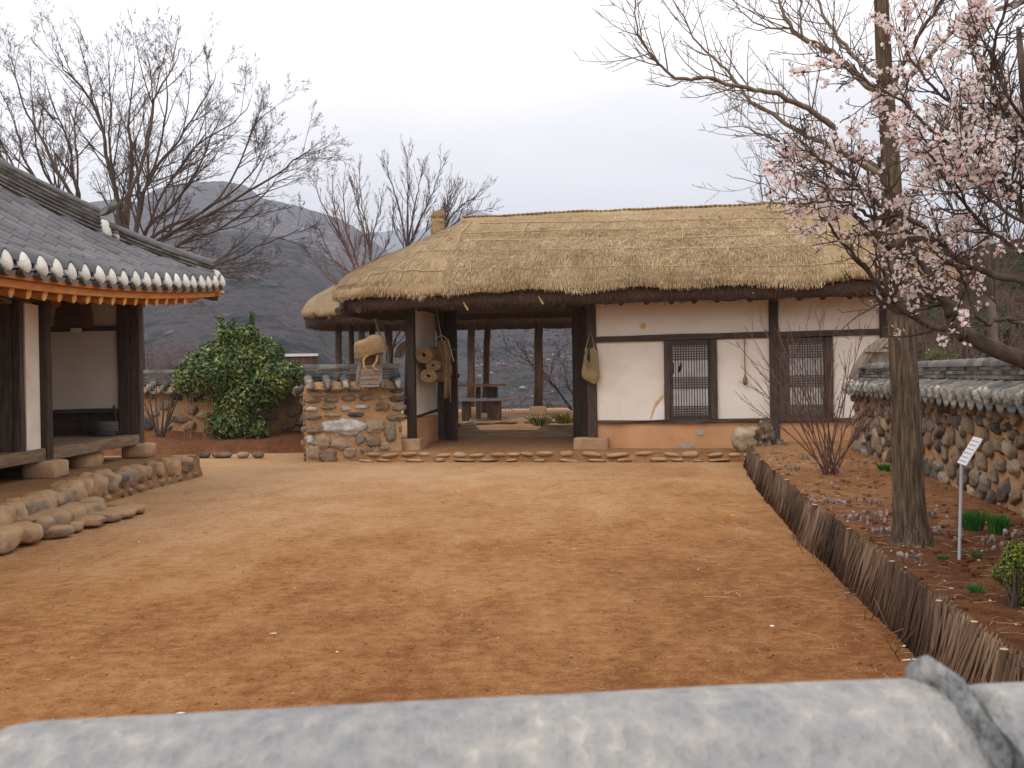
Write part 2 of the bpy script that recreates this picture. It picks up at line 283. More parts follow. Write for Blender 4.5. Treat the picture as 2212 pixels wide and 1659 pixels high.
def forest(name, cols, sc, st=(1, 1, 1), rocks=None, rock_fac=.62, zlo=None):
    m = bpy.data.materials.new(name); m.use_nodes = True; t = m.node_tree; n = t.nodes.new; l = t.links.new
    bs = t.nodes['Principled BSDF']; bs.inputs['Roughness'].default_value = 1; bs.inputs['Specular IOR Level'].default_value = 0
    c = n('ShaderNodeTexCoord')
    def nz_(s_, det=6, ro=.6, stt=(1, 1, 1)):
        mm = n('ShaderNodeMapping'); mm.inputs['Scale'].default_value = stt; l(c.outputs['Object'], mm.inputs[0])
        q = n('ShaderNodeTexNoise'); q.inputs['Scale'].default_value = s_; q.inputs['Detail'].default_value = det; q.inputs['Roughness'].default_value = ro; l(mm.outputs[0], q.inputs['Vector']); return q.outputs['Fac']
    a = nz_(sc, 14, .8); r = n('ShaderNodeValToRGB'); e = r.color_ramp.elements
    while len(e) < len(cols): e.new(.5)
    for i, q in enumerate(cols): e[i].position = .40 + .22 * i / (len(cols) - 1); e[i].color = (*q, 1)
    l(a, r.inputs[0]); colr = r.outputs[0]
    if rocks:
        b = nz_(sc * 3.2, 8, .75, st); mr = n('ShaderNodeMapRange'); mr.inputs['From Min'].default_value = rock_fac; mr.inputs['From Max'].default_value = rock_fac + .1; l(b, mr.inputs['Value'])
        mx = n('ShaderNodeMix'); mx.data_type = 'RGBA'; l(mr.outputs[0], mx.inputs['Factor']); l(colr, mx.inputs['A']); mx.inputs['B'].default_value = (*rocks, 1); colr = mx.outputs['Result']
    l(colr, bs.inputs['Base Color'])
    bn = nz_(.22, 4, .7); bp = n('ShaderNodeBump'); bp.inputs['Strength'].default_value = 1; bp.inputs['Distance'].default_value = 7; l(bn, bp.inputs['Height']); l(bp.outputs[0], bs.inputs['Normal'])
    return m

# ---------------------------------------------------------------- the ground
FEN = [(2.6, 1.95), (3.4, 1.98), (4.4, 2.03), (5.46, 2.15), (7.2, 2.36), (9.96, 2.66), (14, 3.2), (17.3, 3.74), (18.6, 3.98)]   # (Y, X) of the twig fence
def gz(x, y):
    z = .5 * ss(20.6, 27.5, y) + .012 * ns(x * .5, y * .5) + .006 * ns(x * 2, y * 2)
    d = max(ss(33.5, 60, y), ss(24, 70, abs(x)))
    return z - 26 * d if y > 10 else z - 26 * ss(24, 70, abs(x)) * ss(6, 14, y)
def axis(lo, hi, st, far, k=1.5):
    a = []; q = lo
    while q <= hi + 1e-6: a.append(q); q += st
    s_ = st
    while a[-1] < far: s_ *= k; a.append(a[-1] + s_)
    s_ = st
    while a[0] > -far: s_ *= k; a.insert(0, a[0] - s_)
    return a
xs = axis(-14, 14, .3, 6000); ys = axis(-1.5, 36, .3, 6000)
g = MB(); vs = [Vector((x, y, gz(x, y))) for y in ys for x in xs]; nx = len(xs)
g.add(vs, [(j * nx + i, j * nx + i + 1, (j + 1) * nx + i + 1, (j + 1) * nx + i) for j in range(len(ys) - 1) for i in range(nx - 1)])
tag(g.build('ground', M['dirt'], smooth=True), 'reddish brown trodden earth of the courtyard and the land around it', 'ground', kind='structure')

# ---------------------------------------------------------------- hills, each a ridge with its own crest and foot
def hill(name, sil, D, foot, zf, m, label, p0=-900, p1=3300, nu=260, nv=46, am=1, prof=1.0, rough=.012, seed=0):
    h = MB(); sil = sorted(sil)
    def fn(a, b):
        px = lerp(p0, p1, a); c = V(px, interp(sil, px), D); d = Vector((c.x, c.y, 0)).normalized()
        zc = c.z + D * .0011 * (ns(px * .09 + seed, 3) + .7 * ns(px * .4 + seed, 5) + .4 * abs(ns(px * 1.1, seed)))
        R_ = Vector((c.x, c.y, 0)).length
        if b < .8:
            t = b / .8; rr = lerp(foot, R_, t); z = zf + (zc - zf) * (t ** prof)
            q = d * rr / D; z += am * D * rough * math.sin(math.pi * t) * (ns(q.x * 4 + seed, q.y * 4) * 2.2 + .7 * ns(q.x * 11 + seed, q.y * 11, 4) + .25 * ns(q.x * 30, q.y * 30, seed))
        else:
            t = (b - .8) / .2; rr = R_ * (1 + .5 * t); z = zc + (zf - zc) * t
        return d * rr + Vector((0, 0, z))
    h.grid(fn, nu, nv, flip=True)
    return tag(h.build(name, m, smooth=True), label, 'hill', kind='structure')
mF = forest('far_forest', [(.03, .035, .035), (.065, .06, .065), (.12, .10, .105), (.04, .05, .04)], .035, (1, 1, .5), (.55, .42, .38), .57)
mG = forest('near_forest', [(.010, .026, .02), (.042, .043, .046), (.105, .085, .092), (.018, .038, .028), (.08, .068, .075)], .035, (1, 1, .4), (.36, .29, .26), .61)
mB = forest('blue_forest', [(.07, .08, .08), (.12, .12, .12)], .01)
mD = forest('side_forest', [(.010, .022, .012), (.035, .022, .017), (.075, .045, .032), (.014, .032, .016), (.05, .032, .024)], .12)
hill('far_hills', [(-900, 560), (300, 520), (700, 505), (780, 500), (830, 503), (860, 494), (905, 500), (950, 470), (1000, 450), (1030, 455), (1062, 462), (1120, 480), (1500, 520), (3300, 520)], 3600, 1500, -30, mB, 'pale blue ridge farthest away above the thatched roof', nu=200, nv=20)
hill('mountain', [(-900, 600), (-200, 500), (100, 460), (200, 436), (262, 428), (296, 438), (320, 418), (345, 405), (400, 394), (480, 391), (530, 400), (565, 428), (610, 437), (660, 450), (700, 462), (740, 475), (780, 500), (830, 538), (900, 600), (1000, 680), (1100, 730), (1300, 770), (3300, 800)], 1500, 420, -30, mF, 'grey purple wooded mountain with pale rock faces behind the bare trees', nu=420, nv=70, prof=.9)
hill('wooded_hill', [(-900, 600), (200, 540), (400, 505), (480, 500), (540, 500), (600, 512), (660, 528), (740, 575), (820, 625), (950, 650), (1100, 660), (1300, 640), (1700, 600), (2100, 570), (3300, 520)], 700, 130, -34, mG, 'dark wooded slope of evergreens and bare trees across the valley', nu=520, nv=80, prof=.8)
hill('side_hill', [(1500, 760), (1850, 640), (1980, 585), (2080, 545), (2150, 525), (2212, 515), (2400, 480), (2800, 460), (3600, 460)], 85, 32, -1.5, mD, 'brown hillside with dark evergreen growth behind the right wall', p0=1500, p1=3600, nu=160, nv=40, rough=.02)
# a pale road cut across the far slope, seen through the gate
rd = MB()
for (x0, y0, x1, y1, n_, sy) in ((1000, 791, 1120, 789, 26, 1.5), (1140, 778, 1420, 756, 60, 6), (1010, 800, 1200, 860, 14, 16)):
    for i in range(n_):
        t = random.random(); p = V(lerp(x0, x1, t), lerp(y0, y1, t) + random.gauss(0, sy), 250); rd.rock(p, (rnd(.2, .75), .5, rnd(.1, .32)), am=.5, nu=7, nv=5)
tag(rd.build('rock_outcrop', mat('pale_rock', [(.13, .115, .11), (.32, .27, .25)], .5, w=.8), smooth=True), 'pale rocks along a cut in the far slope, seen through the gate', 'rocks', kind='stuff')

# ---------------------------------------------------------------- the air
hz = MB(); hz.box((-5600, -60, -36), (5600, 5700, 620)); hzo = hz.build('haze', [])
hm = bpy.data.materials.new('haze_air'); hm.use_nodes = True; t = hm.node_tree; t.nodes.clear()
o_ = t.nodes.new('ShaderNodeOutputMaterial'); pv = t.nodes.new('ShaderNodeVolumePrincipled'); pv.inputs['Color'].default_value = (.76, .81, .94, 1); pv.inputs['Density'].default_value = .00031; pv.inputs['Anisotropy'].default_value = 0
t.links.new(pv.outputs[0], o_.inputs['Volume']); hzo.data.materials.append(hm)
tag(hzo, 'thin bluish haze between the courtyard and the mountains', 'haze', kind='stuff')

# ---------------------------------------------------------------- thatch
class Thatch:
    def __init__(s, u0, u1, vr, ml, mr, hv, ze, zr, ex=2.5, k0=0.32, seed=0): s.__dict__.update(locals()); s.Ls = u1 - u0
    def edge(s, a):
        # a in [0,1): position round the eave, starting at the front left; returns ridge point and eave point
        e = 2 / s.ex; a %= 1
        def P(c, sn): return math.copysign(abs(c) ** e, c), math.copysign(abs(sn) ** e, sn)
        if a < .4: t = a / .4; u = lerp(s.u0, s.u1, t); return (u, s.vr), (u, s.vr - s.hv)
        if a < .55:
            t = (a - .4) / .15; c, sn = P(math.cos(-math.pi / 2 + math.pi * t), math.sin(-math.pi / 2 + math.pi * t)); return (s.u1, s.vr), (s.u1 + s.mr * c, s.vr + s.hv * sn)
        if a < .85: t = (a - .55) / .3; u = lerp(s.u1, s.u0, t); return (u, s.vr), (u, s.vr + s.hv)
        t = (a - .85) / .15; c, sn = P(math.cos(math.pi / 2 + math.pi * t), math.sin(math.pi / 2 + math.pi * t)); return (s.u0, s.vr), (s.u0 + s.ml * c, s.vr + s.hv * sn)
    def wob(s, u, v): return .055 * ns(u * .9 + s.seed, v * .9) + .03 * ns(u * 2.4 + s.seed, v * 2.4, 3)
    def top(s, a, q):
        (ru, rv), (eu, ev) = s.edge(a); u = lerp(ru, eu, q); v = lerp(rv, ev, q); x = 1 - q
        z = s.ze + s.k0 * (1 - math.exp(-x * 20)) + (s.zr - s.ze - s.k0) * x ** .92
        # the ridge sags slightly and the thatch lies in soft waves
        z += .05 * ns(u * .6 + s.seed, 7) * (1 - q) + s.wob(u, v) * min(1, .35 + q)
        return Vector((u, v, z))
    def build(s, root, blades=30000, name='thatch'):
        A_ = []
        for a0, a1, n_ in ((0, .4, 72), (.4, .55, 36), (.55, .85, 40), (.85, 1, 44)): A_ += [a0 + (a1 - a0) * i / n_ for i in range(n_)]
        Q = [0, .08, .16, .25, .34, .43, .52, .61, .7, .78, .85, .9, .94, .97, .985]
        b = MB(); rings = []
        for q in Q: rings.append([s.top(a, q) for a in A_])
        for q, dz, jj in ((.999, -.04, .02), (1.003, -.12, .03), (.99, -.2, .04), (.96, -.22, .03), (.90, -.16, .02)):
            rg = []
            for a in A_:
                p = s.top(a, min(q, .985)); (ru, rv), (eu, ev) = s.edge(a); w_ = ns(p.x * 1.05 + s.seed, p.y * 1.3, 9)
                qq = q + .012 * ns(p.x * 2.1, p.y * 2.1, 5 + s.seed)
                rg.append(Vector((lerp(ru, eu, qq), lerp(rv, ev, qq), p.z + dz * (1 + .35 * w_) + (.12 * w_ if q >= .96 else 0) + .02 * ns(p.x * 9, p.y * 9))))
            rings.append(rg)
        b.loft(rings, r=.5, cap=False); th = b.build(name, M['straw'], root, smooth=True)
        # loose straws lying down the slope and hanging at the eave
        b = MB()
        for i in range(blades):
            if i < blades * .74: a = random.random() * .68 - .17 if random.random() < .9 else random.random(); q = math.sqrt(random.random()) * .97; L_ = rnd(.06, .17); up = rnd(.002, .02)
            else: a = random.random() * .68 - .17; q = rnd(.965, 1.0); L_ = rnd(.03, .10); up = .01
            p = s.top(a, min(q, .985)); p2 = s.top(a, min(q, .985) - .03); d = (p - p2).normalized()
            if q > .985:
                w_ = ns(p.x * 1.05 + s.seed, p.y * 1.3, 9); (ru, rv), (eu, ev) = s.edge(a)
                p = Vector((lerp(ru, eu, 1.0), lerp(rv, ev, 1.0), p.z - rnd(.0, .17) + .12 * w_)); d = (Vector((eu - ru, ev - rv, 0)).normalized() * rnd(.05, .5) + Vector((0, 0, -1))).normalized()
            d = (d + Vector((rnd(-.22, .22), rnd(-.22, .22), rnd(-.06, .06)))).normalized(); sd = d.cross(Vector((0, 0, 1)))
            if sd.length < .05: sd = Vector((1, 0, 0))
            sd.normalize(); w = rnd(.0025, .006); nn = Vector((0, 0, 1)) if q < .985 else Vector((0, -1, 0)) * .3
            p = p + nn * up; e_ = p + d * L_ + nn * rnd(-.015, .03)
            b.quad(p - sd * w, p + sd * w, e_ + sd * w * .5, e_ - sd * w * .5, r=max(0, min(1, random.gauss(.5, .23) + .25 * ns(p.x * .8, p.z * 3))))
        b.build('loose_straw', M['straw2'], th)
        return th
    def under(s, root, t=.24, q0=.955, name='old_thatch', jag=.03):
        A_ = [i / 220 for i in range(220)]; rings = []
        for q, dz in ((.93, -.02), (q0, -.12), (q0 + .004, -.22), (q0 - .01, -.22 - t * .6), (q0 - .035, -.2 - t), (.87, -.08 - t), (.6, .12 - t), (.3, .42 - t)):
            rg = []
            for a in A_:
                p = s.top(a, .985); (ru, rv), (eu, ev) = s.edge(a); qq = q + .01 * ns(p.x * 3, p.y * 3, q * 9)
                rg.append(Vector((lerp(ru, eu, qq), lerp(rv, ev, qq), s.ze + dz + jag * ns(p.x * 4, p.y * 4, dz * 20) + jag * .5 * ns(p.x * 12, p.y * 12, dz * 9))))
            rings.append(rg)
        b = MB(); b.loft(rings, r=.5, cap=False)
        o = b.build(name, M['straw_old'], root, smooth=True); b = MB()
        for i in range(2600):
            a = random.random() * .62 - .2; p = s.top(a, .985); (ru, rv), (eu, ev) = s.edge(a); q = q0 + rnd(-.04, .006)
            c = Vector((lerp(ru, eu, q), lerp(rv, ev, q), s.ze - .2 - rnd(0, t))); d = Vector((rnd(-.6, .6), rnd(-.5, .1), rnd(-1, .1))).normalized() * rnd(.03, .11)
            w = Vector((.004, 0, 0)); b.quad(c - w, c + w, c + d + w * .4, c + d - w * .4)
        b.build('straw_ends', M['straw_old'], o); return o

# ---------------------------------------------------------------- the thatched gatehouse
GH = thing('thatched_gatehouse', 'long thatched gatehouse with white plaster rooms and an open gate across the courtyard', 'house', HO, HA)
TH = Thatch(.9, 7.4, 1.25, 2.62, 2.5, 2.25, 3.06, 4.58, 2.7, .30)
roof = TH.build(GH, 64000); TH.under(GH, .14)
# ridge cap of braided straw
b = MB(); cap_pts = [Vector((u, 1.25, TH.top(.4 * (u - .9) / 6.5, 0).z - .09 + .02 * ns(u * 2, 4))) for u in [.72 + 6.8 * i / 30 for i in range(31)]]
b.tube(cap_pts, [.13] + [.15] * 29 + [.12], 10, jit=.1)
for i in range(150):
    u = .75 + 6.7 * i / 150; z = TH.top(.4 * max(0, (u - .9)) / 6.5, 0).z + .05
    b.rock((u, 1.2 + .03 * (-1) ** i, z), (.03, .06, .022), rz=.6 * (-1) ** i, nu=6, nv=4)
b.build('ridge_braid', M['straw'], roof, smooth=True)
# ropes netting the thatch
def onroof(px, py):
    best = None
    for k in range(60):
        v = -1 + 2.3 * k / 59; u, z = HP(px, py, v)
        if u < TH.u0: ru, m_ = TH.u0, TH.ml
        elif u > TH.u1: ru, m_ = TH.u1, TH.mr
        else: ru = u; m_ = 1
        du = abs(u - ru) / m_; dv = abs(v - TH.vr) / TH.hv; q = (du ** TH.ex + dv ** TH.ex) ** (1 / TH.ex)
        if q > 1: continue
        x = 1 - q; zs = TH.ze + TH.k0 * (1 - math.exp(-x * 20)) + (TH.zr - TH.ze - TH.k0) * x ** .92 + .05 * ns(u * .6, 7) * (1 - q) + TH.wob(u, v) * min(1, .35 + q)
        if best is None or abs(zs - z) < best[0]: best = (abs(zs - z), Vector((u, v, zs)))
    return best[1] if best else None
def rope_line(px, rad=.009):
    pts = []
    for (a, b_), (c, d) in zip(px, px[1:]):
        n_ = max(2, int(abs(c - a) / 22 + abs(d - b_) / 12))
        for i in range(n_):
            t_ = i / n_; p = onroof(lerp(a, c, t_), lerp(b_, d, t_))
            if p: pts.append(p + Vector((0, -.008, .012)))
    bb = MB(); bb.tube(pts, rad, 5); return bb.build('rope', M['rope'], roof, smooth=True)
for ln in ([(1035, 484), (1130, 482), (1290, 480), (1450, 477), (1640, 472), (1790, 474)], [(1000, 505), (1090, 501), (1290, 496), (1480, 494), (1700, 490), (1830, 488)],
           [(985, 520), (1140, 520), (1290, 516), (1480, 514), (1690, 508), (1850, 507)], [(900, 545), (985, 541), (1140, 540), (1290, 538), (1480, 538), (1690, 533), (1880, 525)],
           [(775, 603), (815, 590), (850, 585), (960, 585), (1040, 580), (1120, 579), (1150, 582), (1290, 577), (1480, 574), (1640, 577), (1720, 572), (1870, 568)]): rope_line(ln)
for ln in ([(1020, 478), (996, 503), (978, 549)], [(1142, 482), (1131, 500), (1126, 520), (1116, 546)], [(1294, 492), (1291, 515), (1290, 538)], [(1476, 494), (1474, 515), (1472, 549)], [(1632, 480), (1650, 510), (1662, 540)]): rope_line(ln, .011)
# straw ties hanging below the eave
for px, py in ((1010, 668), (1172, 655), (1625, 632)):
    u, z = HP(px, py, -.85); bb = MB(); bb.tube([(u - .14, -.82, z + .22), (u - .05, -.9, z + .1), (u + .02, -.9, z - .02)], [.012, .014, .02], 5); bb.build('straw_tie', M['rope'], roof)
# the straw bundle standing on the left slope
b = MB(); p = onroof(946, 515) or Vector((.2, 1, 4.2)); u, z = HP(946, 497, 1.3)
b.rock((u, 1.3, z + .02), (.12, .1, .2), am=.3, nu=16, nv=12, fq=3); b.rock((u - .01, 1.3, z + .17), (.125, .1, .08), am=.25, nu=16, nv=10, fq=3); b.rock((u, 1.3, z + .29), (.13, .11, .09), am=.3, nu=16, nv=10, fq=3); b.rock((u, 1.3, z - .25), (.14, .12, .25), am=.2)
for i in range(260):
    a = rnd(0, 6.28); h_ = rnd(-.15, .36); q = Vector((u + .12 * math.cos(a), 1.3 + .1 * math.sin(a), z + h_)); d = Vector((math.cos(a) * .03, math.sin(a) * .03, rnd(-.1, .1))); b.quad(q, q + Vector((.006, 0, 0)), q + d + Vector((.006, 0, 0)), q + d)
b.build('straw_bundle', M['straw'], roof, smooth=True)

P0, P1, P2, P3 = 0.0, 3.40, 6.60, 8.45; DEP = 2.5; PW = .155
def post(u, v, z0, z1, w=PW):
    bb = MB(); bb.timber((u, v, z0), (u, v, z1), w, w, 9, .005, upd=(0, 1, 0)); return bb.build('post', M['wood_v'], GH, smooth=True, sharp=35)
post(P0, 0, .37, 2.95); post(P1, 0, .36, 2.95, .17); post(P2, 0, .30, 2.95, .16); post(P3, 0, .3, 2.95, .16)
post(P0, DEP, .2, 2.95); post(P1, DEP, .2, 2.95); post(P2, DEP, .2, 2.95); post(P3, DEP, .2, 2.95)
def beamb(p, q, w, h, name='beam', m='wood_h', j=.005, bow=0):
    bb = MB(); bb.timber(p, q, w, h, 10, j, bow=bow); return bb.build(name, M[m], GH, smooth=True, sharp=35)
# wall plates and ties
beamb((-.5, 0, 2.93), (9.0, 0, 2.93), .16, .16, 'wall_plate'); beamb((-.5, DEP, 2.9), (9.0, DEP, 2.9), .16, .16, 'wall_plate')
for u in (P0, P1, P2, P3): beamb((u, .05, 2.86), (u, DEP - .05, 2.86), .14, .18, 'tie_beam', 'wood_y')
# lintel rail and sill rail of the rooms (slightly crooked)
for a, c in ((P1 + .085, P2 - .08), (P2 + .08, P3 - .08)):
    beamb((a, -.012, 2.13 + .01 * (a > 5)), (c, -.012, 2.15 + .01 * (a > 5)), .13, .105, 'lintel_rail')
    beamb((a, -.012, .645), (c, -.012, .655), .12, .06, 'sill_rail', j=.012)
# windows: u range of the outer jambs and of the lattice
def hu(px, py, v=-.03): return HP(px, py, v)[0]
def window(uo0, uo1, u0, u1, z0, z1, torn=False, jambs=(1, 1)):
    w = MB(); zt = 2.08; zb = .68
    if jambs[0]: w.timber((uo0 + .055, -.01, zb), (uo0 + .055, -.01, zt), .11, .15, 6, .006, upd=(0, 1, 0))
    if jambs[1]: w.timber((uo1 - .065, -.01, zb), (uo1 - .065, -.01, zt), .13, .15, 6, .006, upd=(0, 1, 0))
    fr = w.build('window_frame', M['wood_v'], GH, smooth=True, sharp=35) if w.v else None
    w = MB(); f_ = .05; y0, y1 = -.06, -.005; iu0 = uo0 + (.11 if jambs[0] else 0); iu1 = uo1 - (.13 if jambs[1] else 0)
    w.box((iu0, y0, zb), (u0, y1, zt)); w.box((u1, y0, zb), (iu1, y1, zt)); w.box((u0, y0, z1), (u1, y1, zt)); w.box((u0, y0, zb), (u1, y1, z0))
    so_ = w.build('window_sash', M['wood_v'], GH)
    w = MB(); n_ = 13
    for i in range(1, n_):
        x = lerp(u0, u1, i / n_); w.box((x - .0075, -.05, z0), (x + .0075, -.038, z1))
    H_ = z1 - z0
    for fz in (.0, .028, .063, .098, .133, .40, .435, .47, .505, .54, .80, .835, .87, .905, .94, .975):
        zz = z0 + H_ * fz; w.box((u0, -.054, zz), (u1, -.036, zz + .013))
    w.build('lattice', M['wood_v'], so_)
    w = MB()
    if not torn: w.box((u0, -.028, z0), (u1, -.022, z1))
    else:
        # paper with a torn hole
        hx = lerp(u0, u1, .16); hx2 = lerp(u0, u1, .26); ha = lerp(z0, z1, .60); hb = lerp(z0, z1, .76)
        w.box((u0, -.028, z0), (u1, -.022, ha)); w.box((u0, -.028, hb), (u1, -.022, z1)); w.box((u0 + .02, -.028, ha), (hx, -.022, hb)); w.box((hx2, -.028, ha), (u1, -.022, hb))
        w.add([Vector((hx, -.025, ha)), Vector((hx2, -.025, ha)), Vector((hx2, -.025, ha + .09))], [(0, 1, 2)]); w.add([Vector((hx, -.025, hb)), Vector((hx2 - .02, -.025, hb)), Vector((hx, -.025, hb - .1))], [(0, 2, 1)])
    w.build('window_paper', M['paper'], so_)
    w = MB(); w.box((u0 - .05, .01, z0 - .03), (u1 + .05, .03, z1 + .03)); w.build('room_shade_sheet', M['dark'], so_)  # dark sheet painted as the shade of the room behind the paper
    w = MB(); w.rock((u0 - .03, -.07, lerp(z0, z1, .5)), (.012, .02, .03)); w.build('window_handle', M['wood_v'], so_)
w1 = (hu(1435, 820), hu(1549.6, 820), hu(1453, 745), hu(1530, 905)); w2 = (P2 + .08, hu(1800, 820), hu(1705, 740), hu(1779.5, 901))
window(w1[0], w1[1], w1[2], w1[3], .735, 1.995, True); window(w2[0], w2[1], w2[2], w2[3], .735, 1.995, False, (0, 1))
# plaster panels (each with a slightly uneven face) and the clay plinth wall
def panel(u0, u1, z0, z1, m='plaster', name='plaster_panel', v=0, th=.1, am=.006):
    bb = MB(); nu_ = max(4, int((u1 - u0) / .08)); nv_ = max(4, int((z1 - z0) / .08))
    bb.grid(lambda a, c: (lerp(u0, u1, a), v - th / 2 + .03 + am * ns(lerp(u0, u1, a) * 1.7, lerp(z0, z1, c) * 1.7, 2), lerp(z0, z1, c)), nu_, nv_)
    bb.box((u0, v - th / 2 + .045, z0), (u1, v + th / 2, z1)); return bb.build(name, M[m], GH, smooth=True, sharp=30)
e_ = .07
panel(P1 + e_, P2 - e_, 2.16, 2.95); panel(P2 + e_, P3 - e_, 2.16, 2.95)
panel(P1 + e_, w1[0] + .01, .66, 2.12); panel(w1[1] - .01, P2 - e_, .66, 2.12); panel(w2[1] - .01, P3 - e_, .66, 2.12)
panel(P1 + e_, P2 - e_, .1, .64, 'clay', 'clay_plinth', -.0); panel(P2 + e_, P3 - e_, .1, .64, 'clay', 'clay_plinth', -.0)
# patch of fresh plaster, crack and stains with a shape of their own
M['patch'] = mat('fresh_white_patch', [(.70, .64, .6), (.78, .74, .72)], 5, w=.1); M['stain'] = mat('ochre_stain', [(.55, .33, .12), (.62, .44, .24)], 9, w=.2); M['greyst'] = mat('grey_patch', [(.33, .28, .25), (.42, .36, .3)], 9)
def blot(pts, mname, name, y=-.030):
    q = [HP(a, c, y) for a, c in pts]; bb = MB(); n_ = len(q); cu = sum(a for a, _ in q) / n_; cz = sum(c for _, c in q) / n_
    bb.add([Vector((cu, y, cz))] + [Vector((a, y, c)) for a, c in q], [(0, i + 1, (i + 1) % n_ + 1) for i in range(n_)]); return bb.build(name, M[mname], GH)
for pts, mn, nm in (([(1434, 858), (1418, 872), (1409, 900), (1405, 912), (1436, 912)], 'patch', 'plaster_patch'),
                    ([(1432, 852), (1417, 866), (1407, 893), (1404, 908), (1409, 900), (1418, 873), (1434, 857)], 'stain', 'crack')): blot(pts, mn, nm, -.0305 if mn == 'patch' else -.034)
for cx, cy, r_ in ((1389, 704, 7), (1505, 934, 0)):
    if r_: blot([(cx + r_ * math.cos(a) * rnd(.8, 1.1), cy + r_ * math.sin(a) * rnd(.8, 1.1)) for a in [i * .7 for i in range(9)]], 'stain', 'stain', -.0305)
for cx, cy, rx, ry in ((1483, 961, 17, 8), (1512, 934, 10, 7)): blot([(cx + rx * math.cos(a) * rnd(.8, 1.1), cy + ry * math.sin(a) * rnd(.8, 1.1)) for a in [i * .7 for i in range(9)]], 'greyst', 'bare_patch', -.034)
# end walls, back walls, room walls
def wallbox(a, c, m, name):
    bb = MB(); bb.box(a, c); return bb.build(name, M[m], GH)
wallbox((P3 - .05, .09, .1), (P3 + .05, DEP - .09, 2.9), 'plaster', 'end_wall'); wallbox((P1 + .09, DEP - .05, .1), (P3 - .09, DEP + .05, 2.82), 'plaster', 'back_wall')
wallbox((P1 + .0, .095, .1), (P1 + .06, DEP - .09, 2.8), 'plaster', 'passage_wall')
# left passage wall: plaster above, clay at the foot
wallbox((-.02, .085, .75), (.06, 1.55, 2.8), 'plaster', 'passage_wall'); wallbox((-.03, .085, .15), (.075, 1.55, .74), 'clay', 'clay_plinth')
beamb((.0, .085, .76), (.0, 1.6, .84), .16, .05, 'wall_rail', 'wood_y')
# planked passage ceiling and front head beam
VT = 2.15
wallbox((.1, .1, 2.80), (P1 - .1, DEP - .1, 2.83), 'wood_y', 'ceiling'); beamb((.09, .02, 2.79), (P1 - .09, .02, 2.76), .05, .04, 'head_rail')
zt_ = HP(1100, 674, VT)[1]; uL = HP(993, 800, VT)[0]; uR = HP(1240, 800, VT)[0]
beamb((uL - .9, VT, zt_ + .1), (P1, VT, zt_ + .1), .12, .2, 'head_beam')
# threshold with its worn notch
zb_ = HP(1100, 941, VT)[1]; q = [HP(a, c, VT - .06) for a, c in ((990, 917), (1024, 917), (1035, 929), (1160, 929), (1170, 921), (1180, 918), (1250, 917))]
bb = MB(); top_ = [Vector((a, VT - .06, c)) for a, c in q]; n_ = len(q)
vs = top_ + [p + Vector((0, .12, 0)) for p in top_] + [Vector((p.x, VT - .06, zb_ - .04)) for p in top_] + [Vector((p.x, VT + .06, zb_ - .04)) for p in top_]
fs = [];
for i in range(n_ - 1): fs += [(i, i + 1, n_ + i + 1, n_ + i), (2 * n_ + i, 2 * n_ + i + 1, i + 1, i), (n_ + i, n_ + i + 1, 3 * n_ + i + 1, 3 * n_ + i)]
bb.add(vs, fs); bb.build('threshold', mat('worn_threshold_wood', [(.16, .10, .06), (.28, .19, .12), (.4, .3, .21)], 5, (.6, 5, 5), .4), GH)
# gate leaves, planks swung inward
def leaf(pa, pb, z0, z1, nm):
    d = (pb - pa); L_ = d.length; t_ = d.normalized(); nrm = Vector((-t_.y, t_.x, 0)); r_ = thing(nm, None, None); r_.parent = GH; n_ = 4
    bb = MB()
    for i in range(n_):
        a = pa + t_ * (L_ * i / n_ + .006); c = pa + t_ * (L_ * (i + 1) / n_ - .006); bb.timber(Vector(((a + c).x / 2, (a + c).y / 2, z0)), Vector(((a + c).x / 2, (a + c).y / 2, z1)), L_ / n_ - .01, .035, 5, .002, upd=nrm)
    for z in (z0 + .3, (z0 + z1) / 2, z1 - .3):
        a = pa + nrm * .035; c = pb + nrm * .035; bb.timber(Vector((a.x, a.y, z)), Vector((c.x, c.y, z)), .03, .08, 3, .002)
    o = bb.build(nm, M['wood_v'], GH); bpy.data.objects.remove(r_); return o
lu0 = HP(993, 943, VT - .75); pa = Vector((uL, VT, 0)); 
pL0 = Vector((HP(990, 940, 1.2)[0], 1.2, 0)); pL1 = Vector((HP(952, 940, 1.75)[0], 1.75, 0))
leaf(pL1, pL0, .24, zt_ + .0, 'gate_leaf')
wallbox((.06, 1.6, .15), (pL1.x + .3, 1.66, 2.8), 'wood_v', 'plank_partition')
pR0 = Vector((HP(1241, 940, VT)[0], VT - .05, 0)); pR1 = Vector((HP(1258, 940, 1.35)[0], 1.35, 0)); leaf(pR0, pR1, .26, zt_ + .02, 'gate_leaf')
bb = MB(); a, c = HP(1266, 780, .3)[0], HP(1258, 780, .3)[0]; bb.box((P1 - .33, 1.0, .3), (P1 - .2, 1.06, 2.8)); bb.build('door_jamb', M['wood_v'], GH)
wallbox((P1 - .2, 1.03, .3), (P1 + .02, 1.07, 2.8), 'plaster', 'plaster_strip')
